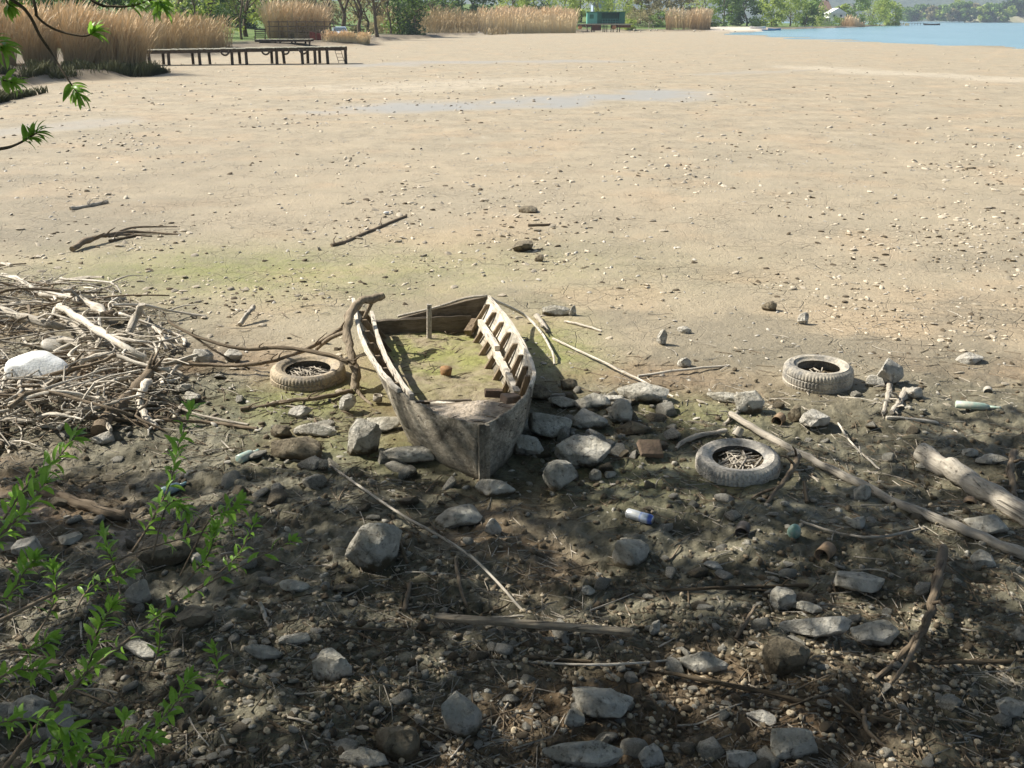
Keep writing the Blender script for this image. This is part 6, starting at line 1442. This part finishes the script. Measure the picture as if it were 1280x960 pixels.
for k, (p, y_) in enumerate([(740, 0), (744, 2.6), (754, 0), (757, .9), (760, 2.4), (764, 0), (768, 2.2), (772, .3), (776, 2.4), (735, 1.8)]):
    x = px_(p); mb = MB(); mb.tube([(x, y_, -.8), (x + .05 * (k % 3 - 1), y_, zd - .25)], [.11, .10], 8); mb.build('pile', M['post'], hut, True)
hb('rust_panel', px_(739.5), px_(752), .7, .8, zd - 1.5, zd - .29, 'rustred'); hb('rust_panel', px_(765), px_(789), .5, .6, zd - .85, zd - .30, 'rustred'); hb('rust_panel', px_(723), px_(739), .9, 1.0, zd - .65, zd - .30, 'rustred')
for p, r in ((725.5, .42), (768, .45)): mb = MB(); mb.tube([(px_(p), -.8, zd - .75), (px_(p), 2.6, zd - .75)], [r, r], 18); mb.build('float_drum', M['orange'], hut, True)
mb = MB(); mb.tube([(px_(736), -.4, -.02), (px_(732), 0, zd - .3)], [.09, .09], 7); mb.build('brace', M['drift'], hut)
# swing frame on the shore right of the hut
sw = empty('post_frame', ((814 - 640) * 262 / FX, 262, gz((814 - 640) * 262 / FX, 262)), 0, 'thin pale post frame on the shore right of the green hut', 'frame')
for a_, b_ in (((-.5, 0, 0), (-.5, 0, 2.2)), ((.9, 0, 0), (0, 0, 2.0)), ((-.5, 0, 1.6), (.2, 0, 1.5))): mb = MB(); mb.tube([a_, b_], [.05, .05], 6); mb.build('bar', M['drift_pale'], sw)
M['bluewall'] = simple('blue_grey_wall', C(.30, .36, .44), C(.26, .32, .40), .5, .8); M['pane'] = simple('window_glass', C(.05, .06, .08), C(.04, .05, .06), 2, .15)
def house(px0, px1, y, z0, z1, dep, m, rm, rh, wins, label, gable=False):
    s_ = y / FX; x0 = (px0 - 640) * s_; w = (px1 - px0) * s_; r = empty('house', (x0, y, z0), 0, label, 'house'); h = z1 - z0
    mb = MB(); mb.box((w / 2, dep / 2, h / 2), (w, dep, h)); mb.build('wall', m, r)
    o = .5; V = [(-o, -o, h), (w + o, -o, h), (w + o, dep + o, h), (-o, dep + o, h)]
    if gable: V += [(w / 2, -o, h + rh), (w / 2, dep + o, h + rh)]; Fc = [(0, 1, 4), (2, 3, 5), (1, 2, 5, 4), (3, 0, 4, 5), (3, 2, 1, 0)]
    else: V += [(w * .12, dep / 2, h + rh), (w * .88, dep / 2, h + rh)]; Fc = [(0, 1, 5, 4), (1, 2, 5), (2, 3, 4, 5), (3, 0, 4), (3, 2, 1, 0)]
    V = [(a, b, c + .004) for a, b, c in V]; mb = MB(); mb.add(V, Fc); rf = mb.build('roof', rm, r)
    mb = MB(); mb.box((w * .7, dep * .5, h + rh * .95), (.6, .6, 1.3)); mb.build('chimney', M['brick'], rf)
    for a, b, ww, wh in wins:
        mb = MB(); mb.box((a * w, -.02, b * h), (ww + .2, .12, wh + .2)); f = mb.build('window', M['wpaint'], r); mb = MB(); mb.box((a * w, -.09, b * h), (ww, .06, wh)); mb.build('pane', M['pane'], f)
    return r
zb = gz((755 - 640) / FX * 330, 330)
house(741, 768, 330, zb, rowz(-12, 330), 9, M['bluewall'], M['rustred'], 3, [(.2, .3, 1.2, 1.3), (.5, .3, 1.2, 1.3), (.8, .3, 1.2, 1.3), (.2, .75, 1.2, 1.3), (.5, .75, 1.2, 1.3), (.8, .75, 1.2, 1.3)], 'blue grey two storey house behind the green hut')
roofb = simple('brown_tiles', C(.25, .16, .12), C(.18, .12, .09), 1, .85)
house(1024, 1038, 478, gz((1031 - 640) / FX * 478, 478), rowz(13, 478), 8, simple('cream_wall', C(.55, .48, .38), None, 1, .85), roofb, 4.2, [(.3, .4, .9, 1.1), (.7, .4, .9, 1.1)], 'house with a brown roof among the trees on the point')
house(1036, 1057, 455, rowz(22.5, 455), rowz(17, 455), 7, M['wpaint'], M['wpaint'], 2.2, [(.3, .5, .8, .8), (.7, .5, .8, .8)], 'low white house with a pale roof on the point', True)
# lamp
xl = (812 - 640) / FX * 300; lp = empty('street_lamp', (xl, 300, gz(xl, 300)), 0, 'street lamp with a white globe left of the white car', 'lamp'); zl = rowz(5, 300) - gz(xl, 300)
mb = MB(); mb.tube([(0, 0, 0), (0, 0, zl - .3)], [.07, .05], 8); mb.build('pole', M['post'], lp)
v = ICO[3][0] * .42 + np.array([0, 0, zl]); npm('globe', v, ICO[3][1], M['wpaint'], lp, True)
# boats and pier by the beach and the point
rowboat(962, 292, 3.6, .5, .2, M['blue'], 'blue rowing boat at the water edge of the sandy beach, nearer the sand', w=1.5)
rowboat(969, 299, 3.4, .5, -.3, M['blue'], 'second blue rowing boat at the beach, farther out', SEA, 1.4)
rowboat(948, 300, 4.4, .6, .0, M['wpaint'], 'white rowing boat lying on the sandy beach', None, 1.5)
rowboat(1166, 590, 8.5, .8, .0, M['post'], 'dark low boat on the water off the pier at the point', SEA, 2.4)
rowboat(1008, 395, 5, .6, .1, M['wpaint'], 'white boat moored under the green bushes of the point', SEA, 1.6)
rowboat(1052, 452, 5, .6, -.1, M['wpaint'], 'white boat moored below the white house', SEA, 1.6)
pr = empty('pier', ((1126 - 640) / FX * 592, 592, SEA), 0, 'thin dark pier reaching out from the tip of the point', 'pier'); lw = 29 * 592 / FX
mb = MB(); mb.box((lw / 2, 0, 1.0), (lw, 1.4, .14)); mb.build('deck', M['post'], pr)
for k in range(9): mb = MB(); mb.tube([(k * lw / 8, 0, -.9), (k * lw / 8, 0, 1.3)], [.14, .14], 6); mb.build('pile', M['post'], pr)
mb = MB(); mb.box((lw / 2, .5, 1.9), (lw, .08, .10)); mb.build('railing', M['post'], pr)
# ---- shore clutter: dark stones along the point
rs_ = np.random.RandomState(8); pts = []
for (ax, ay), (bx, by) in zip(LAND[12:19], LAND[13:20]):
    k = max(8, int(math.hypot(bx - ax, by - ay) * .9)); t = rs_.rand(k); pts += list(zip(ax + (bx - ax) * t + rs_.normal(size=k) * .8, ay + (by - ay) * t + rs_.normal(size=k) * .8))
pts = np.array(pts); pts = pts[pts[:, 1] > 200]; merged('shore_stones', PR1, pts, rs_.uniform(.15, .45, len(pts)), rs_, M['rock'], (.8, .5), .3)

# ================================================================== AIR
def haze():
    mb = MB(); mb.box((600, 1500, 120), (6400, 4400, 270)); m = bpy.data.materials.new('thin_air'); m.use_nodes = True; nt = m.node_tree
    nt.nodes.remove(nt.nodes['Principled BSDF']); v = nt.nodes.new('ShaderNodeVolumePrincipled'); v.inputs['Color'].default_value = (.72, .84, 1.0, 1); v.inputs['Density'].default_value = HAZE; v.inputs['Anisotropy'].default_value = .2
    nt.links.new(v.outputs[0], nt.nodes['Material Output'].inputs['Volume']); o = mb.build('haze', m); tag(o, kind='stuff')
HAZE = .0002
if HAZE: haze()
